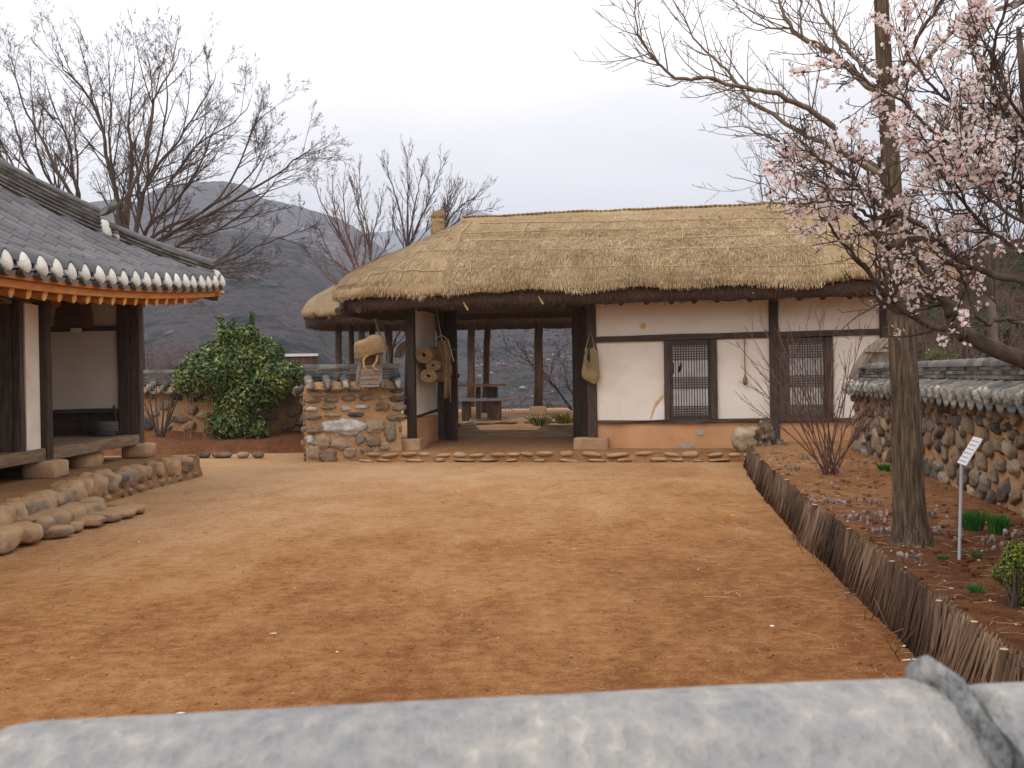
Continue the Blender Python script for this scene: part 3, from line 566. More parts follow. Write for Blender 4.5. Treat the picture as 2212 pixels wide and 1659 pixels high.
# rafters: round ends below the old thatch
rz_ = [1553.5, 1617.6, 1678.6, 1736, 1792.5, 1997.6, 2055.8, 2122.8]
rus = [HP(x / 1.1573, 652, -.5)[0] for x in rz_]
for u in [-1.2, -.8, -.4, .35, .8, 1.3, 1.8, 2.3, 2.8] + rus + [6.2, 8.0, 8.9, 9.3]:
    z = 2.745; bb = MB(); bb.tube([(u, -.62, z), (u, .3, z + .26), (u, 1.25, z + .8)], [.058, .058, .06], 10); bb.build('rafter', M['wood_y'], GH, smooth=True, sharp=40)
for u in (P0, P1):
    bb = MB(); w_ = .27 if u < 1 else .31; uu = u - .05 if u < 1 else u - .02
    bb.loft([[Vector((uu + w_ * x * s_, -.02 + .22 * y * s_, z)) for x, y in ((-1, -.9), (-.9, -1), (.9, -1), (1, -.9), (1, .9), (.9, 1), (-.9, 1), (-1, .9))] for z, s_ in ((.05, 1), (.34, .99), (.365, .95))], 0)
    bb.build('plinth_stone', M['plinth'], GH)
for q_ in (P2, P3): bb = MB(); bb.rock((q_, -.02, .2), (.2, .2, .12)); bb.build('plinth_stone', M['plinth'], GH, smooth=True)

# ---------------------------------------------------------------- the stone edged platform in front of it
pf = thing('stone_platform', 'low earth platform edged with rounded stones under the thatched gatehouse', 'platform', HO, HA, kind='structure')
UE, VE = 9.2, -1.02
bb = MB()
def pfz(u, v): return lerp(.16, .25, ss(-.6, 2.2, v)) + .01 * ns(u, v * 2)
bb.grid(lambda a, c: (lerp(-.62, UE, a), lerp(VE + .03, 3.3, c), pfz(lerp(-.62, UE, a), lerp(VE, 3.3, c))), 60, 26)
bb.grid(lambda a, c: (lerp(-.62, UE, a), VE + .03 - .05 * (1 - c) + .02 * ns(a * 20, c * 3), lerp(-.05, pfz(lerp(-.62, UE, a), VE), c)), 90, 4)
bb.grid(lambda a, c: (-.62, lerp(3.3, VE + .03, a), lerp(-.05, pfz(-.62, VE), c)), 20, 2)
bb.build('earth_fill', M['dust'], pf, smooth=True, sharp=50)
bb = MB(); u = -.55
while u < 6.6:
    w = rnd(.1, .2); bb.rock((u + w, VE + .03 + rnd(-.02, .02), .125 + rnd(-.015, .02)), (w * .98, .065, rnd(.03, .048)), tilt=rnd(-.12, .12), am=.2); u += 2 * w + rnd(.0, .16)
u = -.7
while u < 6.6:
    w = rnd(.08, .2); bb.rock((u + w, VE - .01 + rnd(-.03, .02), .04 + rnd(-.02, .01)), (w, .06, rnd(.018, .036)), tilt=rnd(-.12, .12), am=.22, fq=1.8); u += 2 * w + rnd(.02, .35)
bb.build('edging_stones', mat('dusty_stone', [(.20, .14, .09), (.36, .22, .12), (.42, .27, .15), (.28, .21, .15)], 5, w=.4, bump=.6), pf, smooth=True)

# ---------------------------------------------------------------- the tile roofed house on the left
LH = thing('tiled_house', 'grey tile roofed wooden house with an open plank porch on the left', 'house', (-5.8, 17.0, 0))
LO = Vector((-5.8, 17.0, 0))
def lp(x, y, z): return Vector((x, y, z)) - LO
YC = 17.35
def xe(y): return -4.72 + .2 * max(0, (y - 10) / 7.3) ** 2
def zec(y): return 2.53 + .41 * max(0, (y - 9) / 8.3) ** 2
def zsurf(x, y):
    d = max(0, xe(y) - x); return zec(y) + .1 + .40 * d + .065 * d * d
RS = .378; rows = []; y = YC - .1
while y > 6.5: rows.append(y); y -= RS * (1 - .12 * ss(14.5, 17, y))
DM = 3.5
tl = MB(); sheet = MB(); capl = []; dripl = []
for i, y in enumerate(rows):
    dm = min(DM, YC - y + .1); n_ = max(1, int(dm / .31)); x0 = xe(y)
    for k in range(n_ + 1):
        d0 = k * .31; d1 = min(d0 + .33, dm + .05)
        if d1 - d0 < .05: continue
        r0_ = .102; r1_ = .096; rings = []
        for d, rr in ((d0, r0_), (d1, r1_)):
            c = lp(x0 - d, y, zsurf(x0 - d, y) + .03 + (.004 if d == d0 else 0)); rings.append([c + Vector((0, rr * math.cos(a), rr * 1.05 * math.sin(a))) for a in [math.pi * (j / 8) for j in range(9)]])
        tl.loft(rings, cap=False, closed=False); c0 = rings[0]; tl.add(c0 + [lp(x0 - d0, y, zsurf(x0 - d0, y) + .035)], [tuple(range(len(c0) - 1, -1, -1))], r=.3)
    # lime plug closing the end of the row, egg shaped and leaning out
    c = lp(x0 + rnd(-.012, .012), y + rnd(-.01, .01), zsurf(x0, y) - .02 + rnd(-.008, .008)); rings = []
    for k in range(11):
        f_ = math.pi * k / 10; t = (1 - math.cos(f_)) / 2; rr = max(.03, math.sin(f_)) * (1.08 - .34 * t)
        rings.append([c + Vector((.018 - .04 * t + .064 * rr * math.cos(a), .098 * rr * math.sin(a), -.06 + .215 * t)) for a in [2 * math.pi * j / 14 for j in range(14)]])
    cp_ = MB(); cp_.loft(rings, r=rnd(.2, .9)); capl.append(cp_)
    # hanging drip end of the trough tile beneath
    rings = []
    for dx, dz in ((-.12, .01), (.03, 0), (.04, -.004)):
        rings.append([c + Vector((dx, .125 * math.cos(a) + .0, -.035 + dz + .062 * math.sin(a))) for a in [math.pi + math.pi * j / 10 for j in range(11)]])
    rings.append([c + Vector((.035, .10 * math.cos(a), -.035 + .02 * math.sin(a))) for a in [math.pi + math.pi * j / 10 for j in range(11)]])
    drip = MB(); drip.loft(rings, closed=False, cap=False); drip.add(rings[0], [tuple(range(11))]); dripl.append(drip)
    # troughs between the rows
    y2 = rows[i + 1] if i + 1 < len(rows) else y - RS
    m_ = 8
    for k in range(n_ + 1):
        d0 = k * .31; d1 = min(d0 + .32, dm + .02)
        if d1 <= d0: continue
        rings = []
        for d, o2 in ((d0, .012), (d1, -.006)):
            rings.append([lp(xe(lerp(y, y2, j / m_)) - d, lerp(y, y2, j / m_), zsurf(xe(y) - d, lerp(y, y2, j / m_)) + o2 - .05 * math.sin(math.pi * j / m_)) for j in range(m_ + 1)])
        sheet.loft(rings, cap=False, closed=False)
lroof = sheet.build('roof', M['tile'], LH, smooth=True, sharp=30)
tl.build('convex_tiles', M['tile'], lroof, smooth=True, sharp=40); 
for q_ in capl: q_.build('lime_cap', M['lime'], lroof, smooth=True, sharp=50)
for q_ in dripl: q_.build('drip_tile', M['tile'], lroof, smooth=True, sharp=40)
# far slope beyond the hip, back slope
fs_ = MB()
def zfar(x, y):
    t = -4.52 - x; d = YC - y; return zec(YC - t) + .1 + .40 * d + .065 * d * d if t < 8 else 0
fs_.grid(lambda a, c: (lambda x: lp(x, lerp(YC, max(YC - (-4.52 - x), YC - DM), c), zfar(max(x, -8), lerp(YC, max(YC - (-4.52 - x), YC - DM), c)) - .02))(lerp(-4.55, -8.2, a)), 24, 12)
zr_ = zsurf(-8.2, 13)
fs_.grid(lambda a, c: lp(lerp(-8.2, -11.7, c), lerp(YC, 6.5, a), lerp(zsurf(-8.2, 13) - .05, 2.7, c ** .8)), 20, 6)
fs_.build('far_roof_slope', M['tile'], lroof, smooth=True)
# hip ridge: stacked flat tiles under a row of round ones; a taller upper part with a lime plug at its foot
def hip(t0, t1, h, nm, lift):
    lay = MB(); rd_ = MB(); big_ = h > .3; dirn = Vector((-1, -1, 0)).normalized(); nrm = Vector((-dirn.y, dirn.x, 0))
    def P(t): x = xe(YC - t) - t; y = YC - t; return lp(x, y, min(zsurf(x, y), zsurf(xe(y) - t, y)) + .02)
    L_ = 6 if big_ else 3
    for k in range(L_):
        t = t0; z0 = lift + h * k / (L_ + .7)
        while t < t1:
            t2 = min(t + rnd(.17, .24), t1); a = P(t); c = P(t2); w = .13 - .008 * k + rnd(-.008, .008)
            ax = (c - a) / 2; lay.obox((a + c) / 2 + Vector((0, 0, z0 + .028 + h / (L_ + .7) * .3)), ax * .985, nrm * w, Vector((0, 0, .016)), r=random.random()); t = t2
        lay.obox((P(t0) + P(t1)) / 2, Vector((0, 0, .001)), nrm * .01, Vector((0, 0, .001)))
    # clay core
    n_ = 14; core = MB(); core.loft([[P(lerp(t0 + .03, t1, i / n_)) + nrm * s_ * .085 + Vector((0, 0, z)) for s_, z in ((-1, -.1), (1, -.1), (1, lift + h * .8), (-1, lift + h * .8))] for i in range(n_ + 1)])
    core.build('ridge_core', M['tile_old'], lroof)
    t = t0
    while t < t1 - .05:
        t2 = min(t + .21, t1); a = P(t) + Vector((0, 0, lift + h * .86)); c = P(t2 + .01) + Vector((0, 0, lift + h * .86)); rings = []
        for q, rr in ((a, .092), (c, .082)): rings.append([q + nrm * rr * math.cos(g_) + Vector((0, 0, rr * math.sin(g_))) for g_ in [math.pi * j / 8 for j in range(9)]])
        rd_.loft(rings, closed=False, cap=False); rd_.add(rings[0], [tuple(range(9))]); t = t2
    lay.build('flat_tiles', M['tile_old'], lroof); rd_.build('ridge_tiles', M['tile'], lroof, smooth=True, sharp=40)
    return P
hip(.16, 1.5, .20, 'lower', .03); PH = hip(1.38, 3.5, .38, 'upper', .02)
dirn = Vector((-1, -1, 0)).normalized(); nrm = Vector((1, -1, 0)).normalized()
# plugs and upturned end tiles of both ridges
def plug(t, z, rad, nm='lime_plug'):
    bb = MB(); p = PH(t); bb.rock(p + Vector((0, 0, z)) - dirn * .0, rad, rz=R(45), nu=14, nv=10, am=.15); return bb.build(nm, M['lime'], lroof, smooth=True)
plug(.13, .02, (.10, .12, .115)); plug(1.33, .12, (.10, .15, .16)); plug(1.22, .10, (.07, .13, .10))
def endtile(t, z, s_):
    bb = MB(); p = PH(t) + Vector((0, 0, z)); rings = []
    for k in range(7):
        q = k / 6; o = p - dirn * (.14 * q * s_) + Vector((0, 0, .10 * q * q * s_)); w = .11 * math.cos(q * 1.1) * s_ + .015
        rings.append([o + nrm * w * math.cos(a) + Vector((0, 0, -.05 * math.sin(a) * s_)) for a in [math.pi * j / 6 for j in range(7)]] + [o + nrm * w * math.cos(a) + Vector((0, 0, -.05 * math.sin(a) * s_ - .018)) for a in [math.pi * j / 6 for j in range(6, -1, -1)]])
    bb.loft(rings); bb.build('upturned_end_tile', M['tile_old'], lroof, smooth=True, sharp=40)
endtile(.16, .25, .9); endtile(1.34, .44, 1.9)
bb = MB(); p = PH(1.28); bb.tube([p + Vector((0, 0, .16)), p - dirn * .16 + Vector((0, 0, .13))], [.09, .085], 12); bb.build('ridge_end_tile', M['tile'], lroof, smooth=True, sharp=40)
# eave boards and rafters
bb = MB(); ey = [6.5 + (YC - .05 - 6.5) * i / 24 for i in range(25)]
bb.loft([[lp(xe(y) + dx, y, zec(y) + dz) for dx, dz in ((-.10, -.035), (-.03, -.035), (-.03, .03), (-.10, .03))] for y in ey]); bb.build('eave_board', M['orange'], LH)
bb = MB(); bb.loft([[lp(xe(y) + dx, y, zec(y) + dz) for dx, dz in ((-.17, -.115), (-.08, -.115), (-.08, -.04), (-.17, -.04))] for y in ey]); bb.build('eave_board', M['orange'], LH)
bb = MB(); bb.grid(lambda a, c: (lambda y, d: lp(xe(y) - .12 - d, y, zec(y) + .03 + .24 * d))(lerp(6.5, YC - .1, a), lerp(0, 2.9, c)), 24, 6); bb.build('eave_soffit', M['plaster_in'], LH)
def rafter(p, q, r_=.062):
    bb = MB(); bb.tube([p, p.lerp(q, .5), q], [r_ * .96, r_, r_ * 1.05], 12, cap=False); o = bb.build('rafter', M['orange'], LH, smooth=True)
    d = (q - p).normalized(); a = d.cross(Vector((0, 0, 1))).normalized(); c = a.cross(d); e = MB(); e.add([p + (a * math.cos(k) + c * math.sin(k)) * r_ * .96 for k in [2 * math.pi * j / 14 for j in range(14)]], [tuple(range(13, -1, -1))]); e.build('rafter_end', M['orange_end'], o)
y = 15.95
while y > 7.5:
    x = xe(y) - .13; rafter(lp(x, y, zec(y) - .15), lp(x - 1.6, y, zec(y) + .25)); y -= .375
for k in range(8):
    y = 16.22 + .13 * k; x = xe(y) - .12; rafter(lp(x, y, zec(y) - .13 + .012 * k), lp(-6.1, 15.6 + .12 * k, 3.1), .055)
bb = MB(); bb.timber(lp(-4.62, 17.28, 2.86), lp(-6.6, 15.3, 3.4), .16, .22, 6, .006); o = bb.build('hip_rafter', M['wood_y'], LH, smooth=True, sharp=35)
bb = MB(); bb.obox(lp(-4.6, 17.3, 2.92), Vector((.05, .05, 0)), Vector((.05, -.05, 0)), Vector((0, 0, .04))); bb.build('lime_dab', M['lime'], o)
for k in range(14):
    x = -5.0 - .38 * k; rafter(lp(x, YC - .12, zec(max(9, YC - (-4.52 - x))) - .12), lp(x, YC - 1.5, zec(max(9, YC - (-4.52 - x))) + .15))
bb = MB(); bb.loft([[lp(x, YC + dx - .1, zec(max(9, YC - (-4.52 - x))) + dz) for dx, dz in ((-.07, -.12), (.03, -.12), (.03, .05), (-.07, .05))] for x in [-4.55 - .35 * i for i in range(16)]]); bb.build('eave_board', M['orange'], LH)
# posts, floor, walls
def lpost(x, y, z0, z1, w=.17):
    bb = MB(); bb.timber(lp(x, y, z0), lp(x, y, z1), w, w, 8, .005, upd=(0, 1, 0)); bb.build('post', M['wood_v'], LH, smooth=True, sharp=35)
for y in (17.0, 13.6, 10.2): lpost(-5.8, y, .53, 2.9)
lpost(-5.97, 16.98, .69, 2.9, .17)
lpost(-5.86, 13.07, .69, 2.6, .10)
for y in (13.6, 10.2): lpost(-7.5, y, .53, 2.9)
lpost(-8.9, 17.0, .3, 2.9)
for k, y in enumerate((17.0, 13.6, 10.2)):
    bb = MB(); c = lp(-5.78, y, .44); bb.rock(c, (.22, .24, .115), pw=6, am=.05, nu=16, nv=10); bb.build('plinth_stone', M['plinth'], LH, smooth=True)
def lbeam(p, q, w, h, nm, m='wood_y', j=.006):
    bb = MB(); bb.timber(lp(*p), lp(*q), w, h, 10, j); return bb.build(nm, M[m], LH, smooth=True, sharp=35)
lbeam((-5.8, 16.91, .615), (-5.8, 13.69, .615), .12, .155, 'floor_beam', 'wood_grey_y'); lbeam((-5.8, 13.51, .625), (-5.8, 10.3, .615), .12, .15, 'floor_beam', 'wood_grey_y')
lbeam((-5.8, 17.0, 2.78), (-5.8, 7, 2.72), .16, .2, 'purlin'); lbeam((-5.8, 17.0, 2.8), (-9.0, 17.0, 2.8), .16, .2, 'purlin', 'wood_h')
bb = MB(); x = -5.86
while x > -7.7: w = rnd(.16, .22); bb.box(tuple(lp(x - w + .008, 10.3, .655)), tuple(lp(x, 16.9, .688))); x -= w
bb.build('floor_boards', M['wood_grey_y'], LH)
def lwall(a, c, m, nm):
    bb = MB(); bb.box(tuple(lp(*a)), tuple(lp(*c))); return bb.build(nm, M[m], LH)
q = lambda px, py, Y=16.93: V(px, py, Y)
zb2, zmid, ztop = q(180, 888).z, q(180, 711).z, q(180, 645).z
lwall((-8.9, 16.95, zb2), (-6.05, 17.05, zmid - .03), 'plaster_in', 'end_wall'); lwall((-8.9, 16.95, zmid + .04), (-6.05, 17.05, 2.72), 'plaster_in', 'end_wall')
lbeam((-8.9, 16.95, zmid), (-6.05, 16.95, zmid + .01), .12, .075, 'wall_rail', 'wood_h', .01); lbeam((-8.9, 16.95, zb2), (-6.05, 16.95, zb2), .14, .06, 'wall_rail', 'wood_h', .012)
lwall((-8.9, 16.97, .66), (-6.05, 17.03, zb2 - .02), 'wood_h', 'wainscot')
for x in (-6.6, -7.2): lbeam((x, 16.94, .69), (x, 16.94, zb2 - .03), .07, .05, 'wainscot_stile', 'wood_v')
lwall((-7.72, 10.2, .66), (-7.62, 16.95, 2.9), 'plaster_in', 'back_wall')
lwall((-8.9, 7, .3), (-8.8, 17, 2.9), 'plaster_in', 'rear_wall')
# bay nearer the camera: white return panel, dark lattice door set back, frieze
pz0, pz1 = .70, 2.46
ypa, ypb = 13.13, 13.51
lwall((-5.86, ypa, pz0), (-5.80, ypb, pz1), 'plaster', 'white_panel')
lbeam((-5.83, 13.51, 2.54), (-5.83, 10.3, 2.54), .1, .1, 'door_head')
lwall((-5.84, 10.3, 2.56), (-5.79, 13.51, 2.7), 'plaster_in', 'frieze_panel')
lwall((-6.98, 10.3, .69), (-6.9, 13.05, 2.45), 'wood_v', 'dark_door_wall'); lwall((-6.92, 13.02, .69), (-5.92, 13.1, 2.45), 'wood_v', 'dark_door_wall')
bb = MB()
for k in range(16): z = .95 + .095 * k; bb.box(tuple(lp(-6.9, 11.2, z)), tuple(lp(-6.88, 12.98, z + .015)))
bb.build('door_lattice', M['wood_y'], LH)
lwall((-6.89, 12.35, 2.05), (-6.86, 12.9, 2.4), 'plaster_in', 'plaster_panel')
bb = MB(); bb.rock(lp(-6.0, 15.4, .42), (.2, .3, .14), pw=4); bb.build('floor_support_stone', M['plinth'], LH, smooth=True)
lwall((-8.9, 7, .3), (-6.4, 16.9, .36), 'dark', 'underfloor_shade_slab')  # near-black slab, paints the shade under the porch floor
# things on the porch
cb = V(160, 708, 16.8)
dk = thing('hanging_basket', 'large dark brown wicker basket hung high on the porch end wall', 'basket', cb)
bb = MB(); rings = []
for k in range(9):
    t = k / 8; rr = (.305 - .085 * t ** 2.2); z = .0 + .43 * t
    rings.append([Vector((rr * math.cos(a), .1 * math.sin(a) * (1 - .3 * t), z + .012 * math.sin(a * 7))) for a in [2 * math.pi * j / 24 for j in range(24)]])
bb.loft(rings); bb.build('basket_body', M['darkbasket'], dk, smooth=True, sharp=40)
bb = MB(); bb.tube([(.305 * math.cos(a), .1 * math.sin(a), .0) for a in [2 * math.pi * j / 20 for j in range(21)]], .014, 6); bb.build('basket_rim', M['darkbasket'], dk, smooth=True)
def placard(name, label, pts, Y, lines, m='white', cat='sign'):
    o = V(*pts[0], Y); w = (V(*pts[1], Y) - o).x; h = o.z - V(*pts[2], Y).z; t_ = thing(name, label, cat, o - Vector((0, 0, h)))
    b1_ = MB(); b1_.box((0, -.012, 0), (w, 0, h)); b1_.build('panel', M[m], t_); b1_ = MB()
    for k in range(lines):
        z = h * (1 - (k + .8) / (lines + .6)); x = w * .1
        while x < w * .88:
            l_ = rnd(.05, .12) * w; b1_.box((x, -.0145, z), (min(x + l_, w * .92), -.0125, z + h * .06)); x += l_ + w * .03
    b1_.build('printed_lines', M['ink'], t_); return t_
placard('wall_label', 'small white paper label on the wall rail below the dark basket', ((153, 705), (176, 705), (153, 718)), 16.85, 2)
tb = thing('wooden_tub', 'low dark round tub on the porch floor in the corner', 'tub', V(229, 939, 16.6))
bb = MB(); rw = .175
bb.loft([[Vector((r_ * math.cos(a), r_ * math.sin(a), z)) for a in [2 * math.pi * j / 24 for j in range(24)]] for r_, z in ((.15, 0), (.175, .06), (.185, .13), (.178, .2), (.16, .2), (.155, .05), (.02, .04))]); bb.build('tub_body', M['tub'], tb, smooth=True, sharp=40)
for z in (.06, .145):
    bb = MB(); bb.tube([(.184 * math.cos(a), .184 * math.sin(a), z) for a in [2 * math.pi * j / 24 for j in range(25)]], .008, 5); bb.build('hoop', M['tub'], tb, smooth=True)
pa, pb = V(246, 876, 16.88), V(255, 938, 16.6); bb = MB(); bb.tube([pb, pa], [.022, .016], 7); o = bb.build('leaning_stick', M['wood_v'], smooth=True, sharp=40); setorg(o, pb); tag(o, 'dark wooden stick leaning in the porch corner beside the tub', 'stick')

# earth terrace of the left house with its stone edge and two steps
tr = thing('earth_terrace', 'raised earth terrace with a rounded stone edge under the tiled house', 'platform', (-5.1, 12.4, 0), kind='structure')
TO = Vector((-5.1, 12.4, 0))
EDG = [(3, -4.75), (8.5, -4.68), (10.4, -4.78), (12.3, -5.02), (13.3, -5.14), (15.3, -5.12), (16.6, -5.0), (17.25, -4.95)]
def tz(x, y): return .335 + .015 * ns(x * 1.5, y * 1.5) - .03 * ss(.5, 0, interp(EDG, y) - x)
bb = MB(); bb.grid(lambda a, c: (lambda y: Vector((lerp(interp(EDG, y), -9.2, c), y, tz(lerp(interp(EDG, y), -9.2, c), y))) - TO)(lerp(3.5, 17.3, a)), 70, 20)
bb.grid(lambda a, c: (lambda y: Vector((interp(EDG, y) + .07 * (1 - c) + .04 * ns(y * 3, c * 3), y, lerp(-.03, .33, c))) - TO)(lerp(17.3, 3.5, a)), 100, 5)
bb.grid(lambda a, c: Vector((lerp(-9.2, -4.75, a), 3.5 - .06 * (1 - c), lerp(-.03, .33, c))) - TO, 20, 3)
bb.grid(lambda a, c: Vector((lerp(-4.95, -9.2, a), 17.3 + .06 * (1 - c), lerp(-.03, .33, c))) - TO, 20, 3)
bb.build('earth_fill', M['dust'], tr, smooth=True, sharp=60)
M['dstone'] = mat('dusty_brown_stone', [(.10, .085, .075), (.36, .22, .12), (.20, .155, .12), (.44, .29, .16), (.30, .20, .13), (.13, .11, .095)], 3, w=.7, bump=.9, bsc=14); dusty(M['dstone'], (.36, .22, .115))
bb = MB(); y = 17.05
big = True
while y > 3.7:
    w = rnd(.09, .21) if not big else .3; x = interp(EDG, y - w); h_ = rnd(.12, .16)
    bb.rock((x - .065 - TO.x, y - w - TO.y, .235 - TO.z + rnd(-.015, .01)), (rnd(.14, .2), w * .95, h_ * rnd(.75, 1.05)), rz=rnd(-.35, .35), pw=2.8, am=.17, tilt=rnd(-.2, .2), nu=20, nv=12, fq=1.6); y -= 2 * w + rnd(-.02, .03); big = False
y = 17.1
while y > 3.7:
    w = rnd(.07, .15); x = interp(EDG, y - w); bb.rock((x - .0 - TO.x, y - w - TO.y, .06), (rnd(.07, .10), w, rnd(.04, .065)), rz=rnd(-.3, .3), am=.3, fq=1.7); y -= 2 * w + rnd(.03, .25)
bb.build('edging_stones', M['dstone'], tr, smooth=True)
stp = [('upper_step', [(9.6, -4.50), (10.8, -4.52), (11.6, -4.55), (12.35, -4.62)], .20), ('lower_step', [(10.75, -4.42), (11.4, -4.36), (12.3, -4.22), (12.55, -4.24)], .105)]
for nm, pl, h_ in stp:
    y0, y1 = pl[0][0], pl[-1][0]; bb = MB()
    st_ = thing('stone_step', ('upper' if nm[0] == 'u' else 'lower') + ' worn stone step up to the left terrace, ' + ('against its edging stones' if nm[0] == 'u' else 'lowest and nearest the yard'), 'step', (pl[1][1], y0, 0), group='steps up to the left terrace')
    so2 = Vector((pl[1][1], y0, 0))
    bb.grid(lambda a, c: (lambda y: Vector((lerp(interp(pl, y) - .06, interp(EDG, y) + .0, c), y, h_ - .012 + .02 * ns(y * 3, c * 3))) - so2)(lerp(y0, y1, a)), 30, 8)
    bb.grid(lambda a, c: (lambda y: Vector((interp(pl, y) - .08, y, lerp(-.02, h_ - .01, c))) - so2)(lerp(y1, y0, a)), 30, 2)
    bb.grid(lambda a, c: Vector((lerp(pl[-1][1] - .06, -5, a), y1, lerp(-.02, h_ - .01, c))) - so2, 6, 2)
    bb.build('earth_tread', M['dust'], st_, smooth=True, sharp=50)
    bb = MB(); y = y1 + .05
    while y > y0:
        w = rnd(.13, .24); x = interp(pl, y - w); bb.rock(Vector((x - .12, y - w, h_ * .55)) - so2, (rnd(.16, .22), w, h_ * .52 + rnd(-.01, .015)), rz=rnd(-.3, .3), pw=3.2, am=.14, nu=20, nv=10, fq=1.4); y -= 2 * w + rnd(-.01, .03)
    bb.build('step_stones', M['dstone'], st_, smooth=True)

# ---------------------------------------------------------------- stone and clay walls with tiled caps
def stones_random(bb, L_, z0, z1, yf, n_, big=1.0, side=1, tall=0):
    pl = []
    for i in range(n_):
        for tr_ in range(14):
            rx, rz2 = rnd(.06, .15) * big, rnd(.045, .085) * big
            if tall: rx, rz2 = rnd(.055, .11) * big, rnd(.06, .13) * big
            low = 1
            x = rnd(rx, L_ - rx); z = rnd(z0 + rz2, z1 - rz2)
            s_ = 1.35 - .5 * (z - z0) / (z1 - z0); rx *= s_; rz2 *= s_
            if all(((x - a) / (rx + c + .015)) ** 2 + ((z - b2) / (rz2 + d + .012)) ** 2 > 1 for a, b2, c, d in pl):
                pl.append((x, z, rx, rz2)); bb.rock((x, yf + .012 * side, z), (rx, rnd(.035, .065), rz2), m=1, tilt=rnd(-.4, .4), am=.24, nu=14, nv=10, fq=1.5); break
def tiled_wall(name, label, p0, p1, th, h, rise, mats, nstones, zb0=-.05, tall=0, big=1.0, ex=.30, capz=.30, ridge_lift=.0, hand=None, oldcap='lime_old', zend=None, flare=0, group='clay and stone walls round the courtyard', caps=True, sp=.235, lay=3, lh=.042, tr=1.0):
    d = (p1 - p0); L_ = Vector((d.x, d.y, 0)).length; rz = math.atan2(d.y, d.x); W_ = thing(name, label, 'wall', p0, rz, group)
    zs = lambda x: d.z * x / L_
    bb = MB(); nu_ = int(L_ / .12) + 2
    for sd, fl in ((-1, 0), (1, 1)):
        bb.grid(lambda a, c: (L_ * a, sd * (th / 2 + .012 * ns(L_ * a * 3, c * h * 3, sd)), lerp(zb0, h, c) + zs(L_ * a)), nu_, 12, flip=bool(fl))
    for x, fl in ((0, 1), (L_, 0)): bb.grid(lambda a, c: (x + .012 * ns(a * 3, c * 4) * (1 if fl else -1), lerp(-th / 2, th / 2, a), lerp(zb0, h, c) + zs(x)), 4, 10, flip=bool(fl))
    if hand: hand(bb, -th / 2)
    else: stones_random(bb, L_, zb0 + .05, h - .03, -th / 2, nstones, big, -1, tall)
    stones_random(bb, L_, zb0 + .05, h - .03, th / 2, nstones // 3, big, 1, tall)
    if zend is None:
        for k in range(14):
            z = zb0 + .1 + (h - .1) * k / 14; bb.rock((rnd(-.01, .02), rnd(-th / 2 + .08, th / 2 - .08), z), (.04, rnd(.07, .13), rnd(.04, .06)), m=1)
    bb.build('masonry', [M['mortar'], mats], W_, smooth=True)
    # cap: rows of round tiles running down both sides, white plugs, stacked flat tiles and a round ridge
    cv = MB(); lm = MB(); tr2 = MB(); n_ = int(L_ / sp); hw = th / 2 + ex
    for sd in (-1, 1):
        for i in range(n_ + 1):
            x = .06 + (L_ - .12) * i / n_ + rnd(-.015, .015); z_ = zs(x)
            if caps and sd == -1 and random.random() < .04: continue
            a = Vector((x, sd * hw, h + z_ + .02 + rnd(-.01, .01))); c = Vector((x + rnd(-.01, .01), sd * .05, h + z_ + capz + .02)); rings = []; tt = (c - a).normalized(); u_ = Vector((1, 0, 0)); w_ = u_.cross(tt) * (1 if sd > 0 else 1)
            if w_.z < 0: w_ = -w_
            for q_ in (0, .48, .5, 1): rings.append([a.lerp(c, q_) + (u_ * math.cos(g_) + w_ * math.sin(g_)) * (.062 if q_ in (0, .5) else .055) * tr for g_ in [math.pi * j / 7 for j in range(8)]])
            cv.loft(rings, closed=False, cap=False); rr = [a + (u_ * math.cos(g_) + w_ * math.sin(g_)) * .06 for g_ in [2 * math.pi * j / 10 for j in range(10)]]
            rk = MB(); lm.rock(a + Vector((0, -sd * -.012 * 0 - .0, .01)), (.044 * tr, .04, .062 * tr), am=.3, nu=14, nv=10, r=rnd(.2, 1))
            if i < n_:
                x2 = x + L_ / n_ / 2; a2 = Vector((x2, sd * (hw + .03), h + z_ - .015)); c2 = Vector((x2, sd * .05, h + z_ + capz - .03)); rings = []
                for q_, o_2 in ((0, 0), (.34, -.02), (.35, .01), (.68, -.02), (.69, .01), (1, -.01)): rings.append([a2.lerp(c2, q_) + Vector((.125 * math.cos(g_), 0, .055 * math.sin(g_) + o_2)) for g_ in [math.pi + math.pi * j / 6 for j in range(7)]])
                rings.insert(0, [a2 + Vector((.125 * math.cos(g_), 0, .055 * math.sin(g_) - .022)) for g_ in [math.pi + math.pi * j / 6 for j in range(7)]])
                tr2.loft(rings, closed=False, cap=False)
    ct = cv.build('cap_tiles', M['tile_old'], W_, smooth=True, sharp=40); tr2.build('trough_tiles', M['tile_old'], ct, smooth=True, sharp=40); lm.build('lime_plugs', M[oldcap], ct, smooth=True)
    bb = MB(); bb.loft([[Vector((x, y_, h + z_ + zs(x))) for y_, z_ in ((-hw + .05, -.05), (hw - .05, -.05), (.1, capz - .05), (-.1, capz - .05))] for x in (.02, L_ - .02)]); bb.build('cap_core', M['mortar'], ct)
    bb = MB(); z = capz - .01
    for k in range(lay):
        x = rnd(-.05, .02)
        while x < L_:
            l_ = rnd(.24, .34); w = .13 - .015 * k; x2 = min(x + l_, L_ + .03); zz = h + z + zs(x)
            bb.obox(Vector(((x + x2) / 2, rnd(-.012, .012), zz + .014)), Vector(((x2 - x) / 2 - .003, 0, d.z / L_ * (x2 - x) / 2)), Vector((0, w, 0)), Vector((0, rnd(-.004, .004), lh * .36))); x = x2
        z += lh
    bb.build('flat_ridge_tiles', M['tile_old'], ct)
    bb = MB(); x = -.03; z = h + capz - .02 + lay * lh + ridge_lift
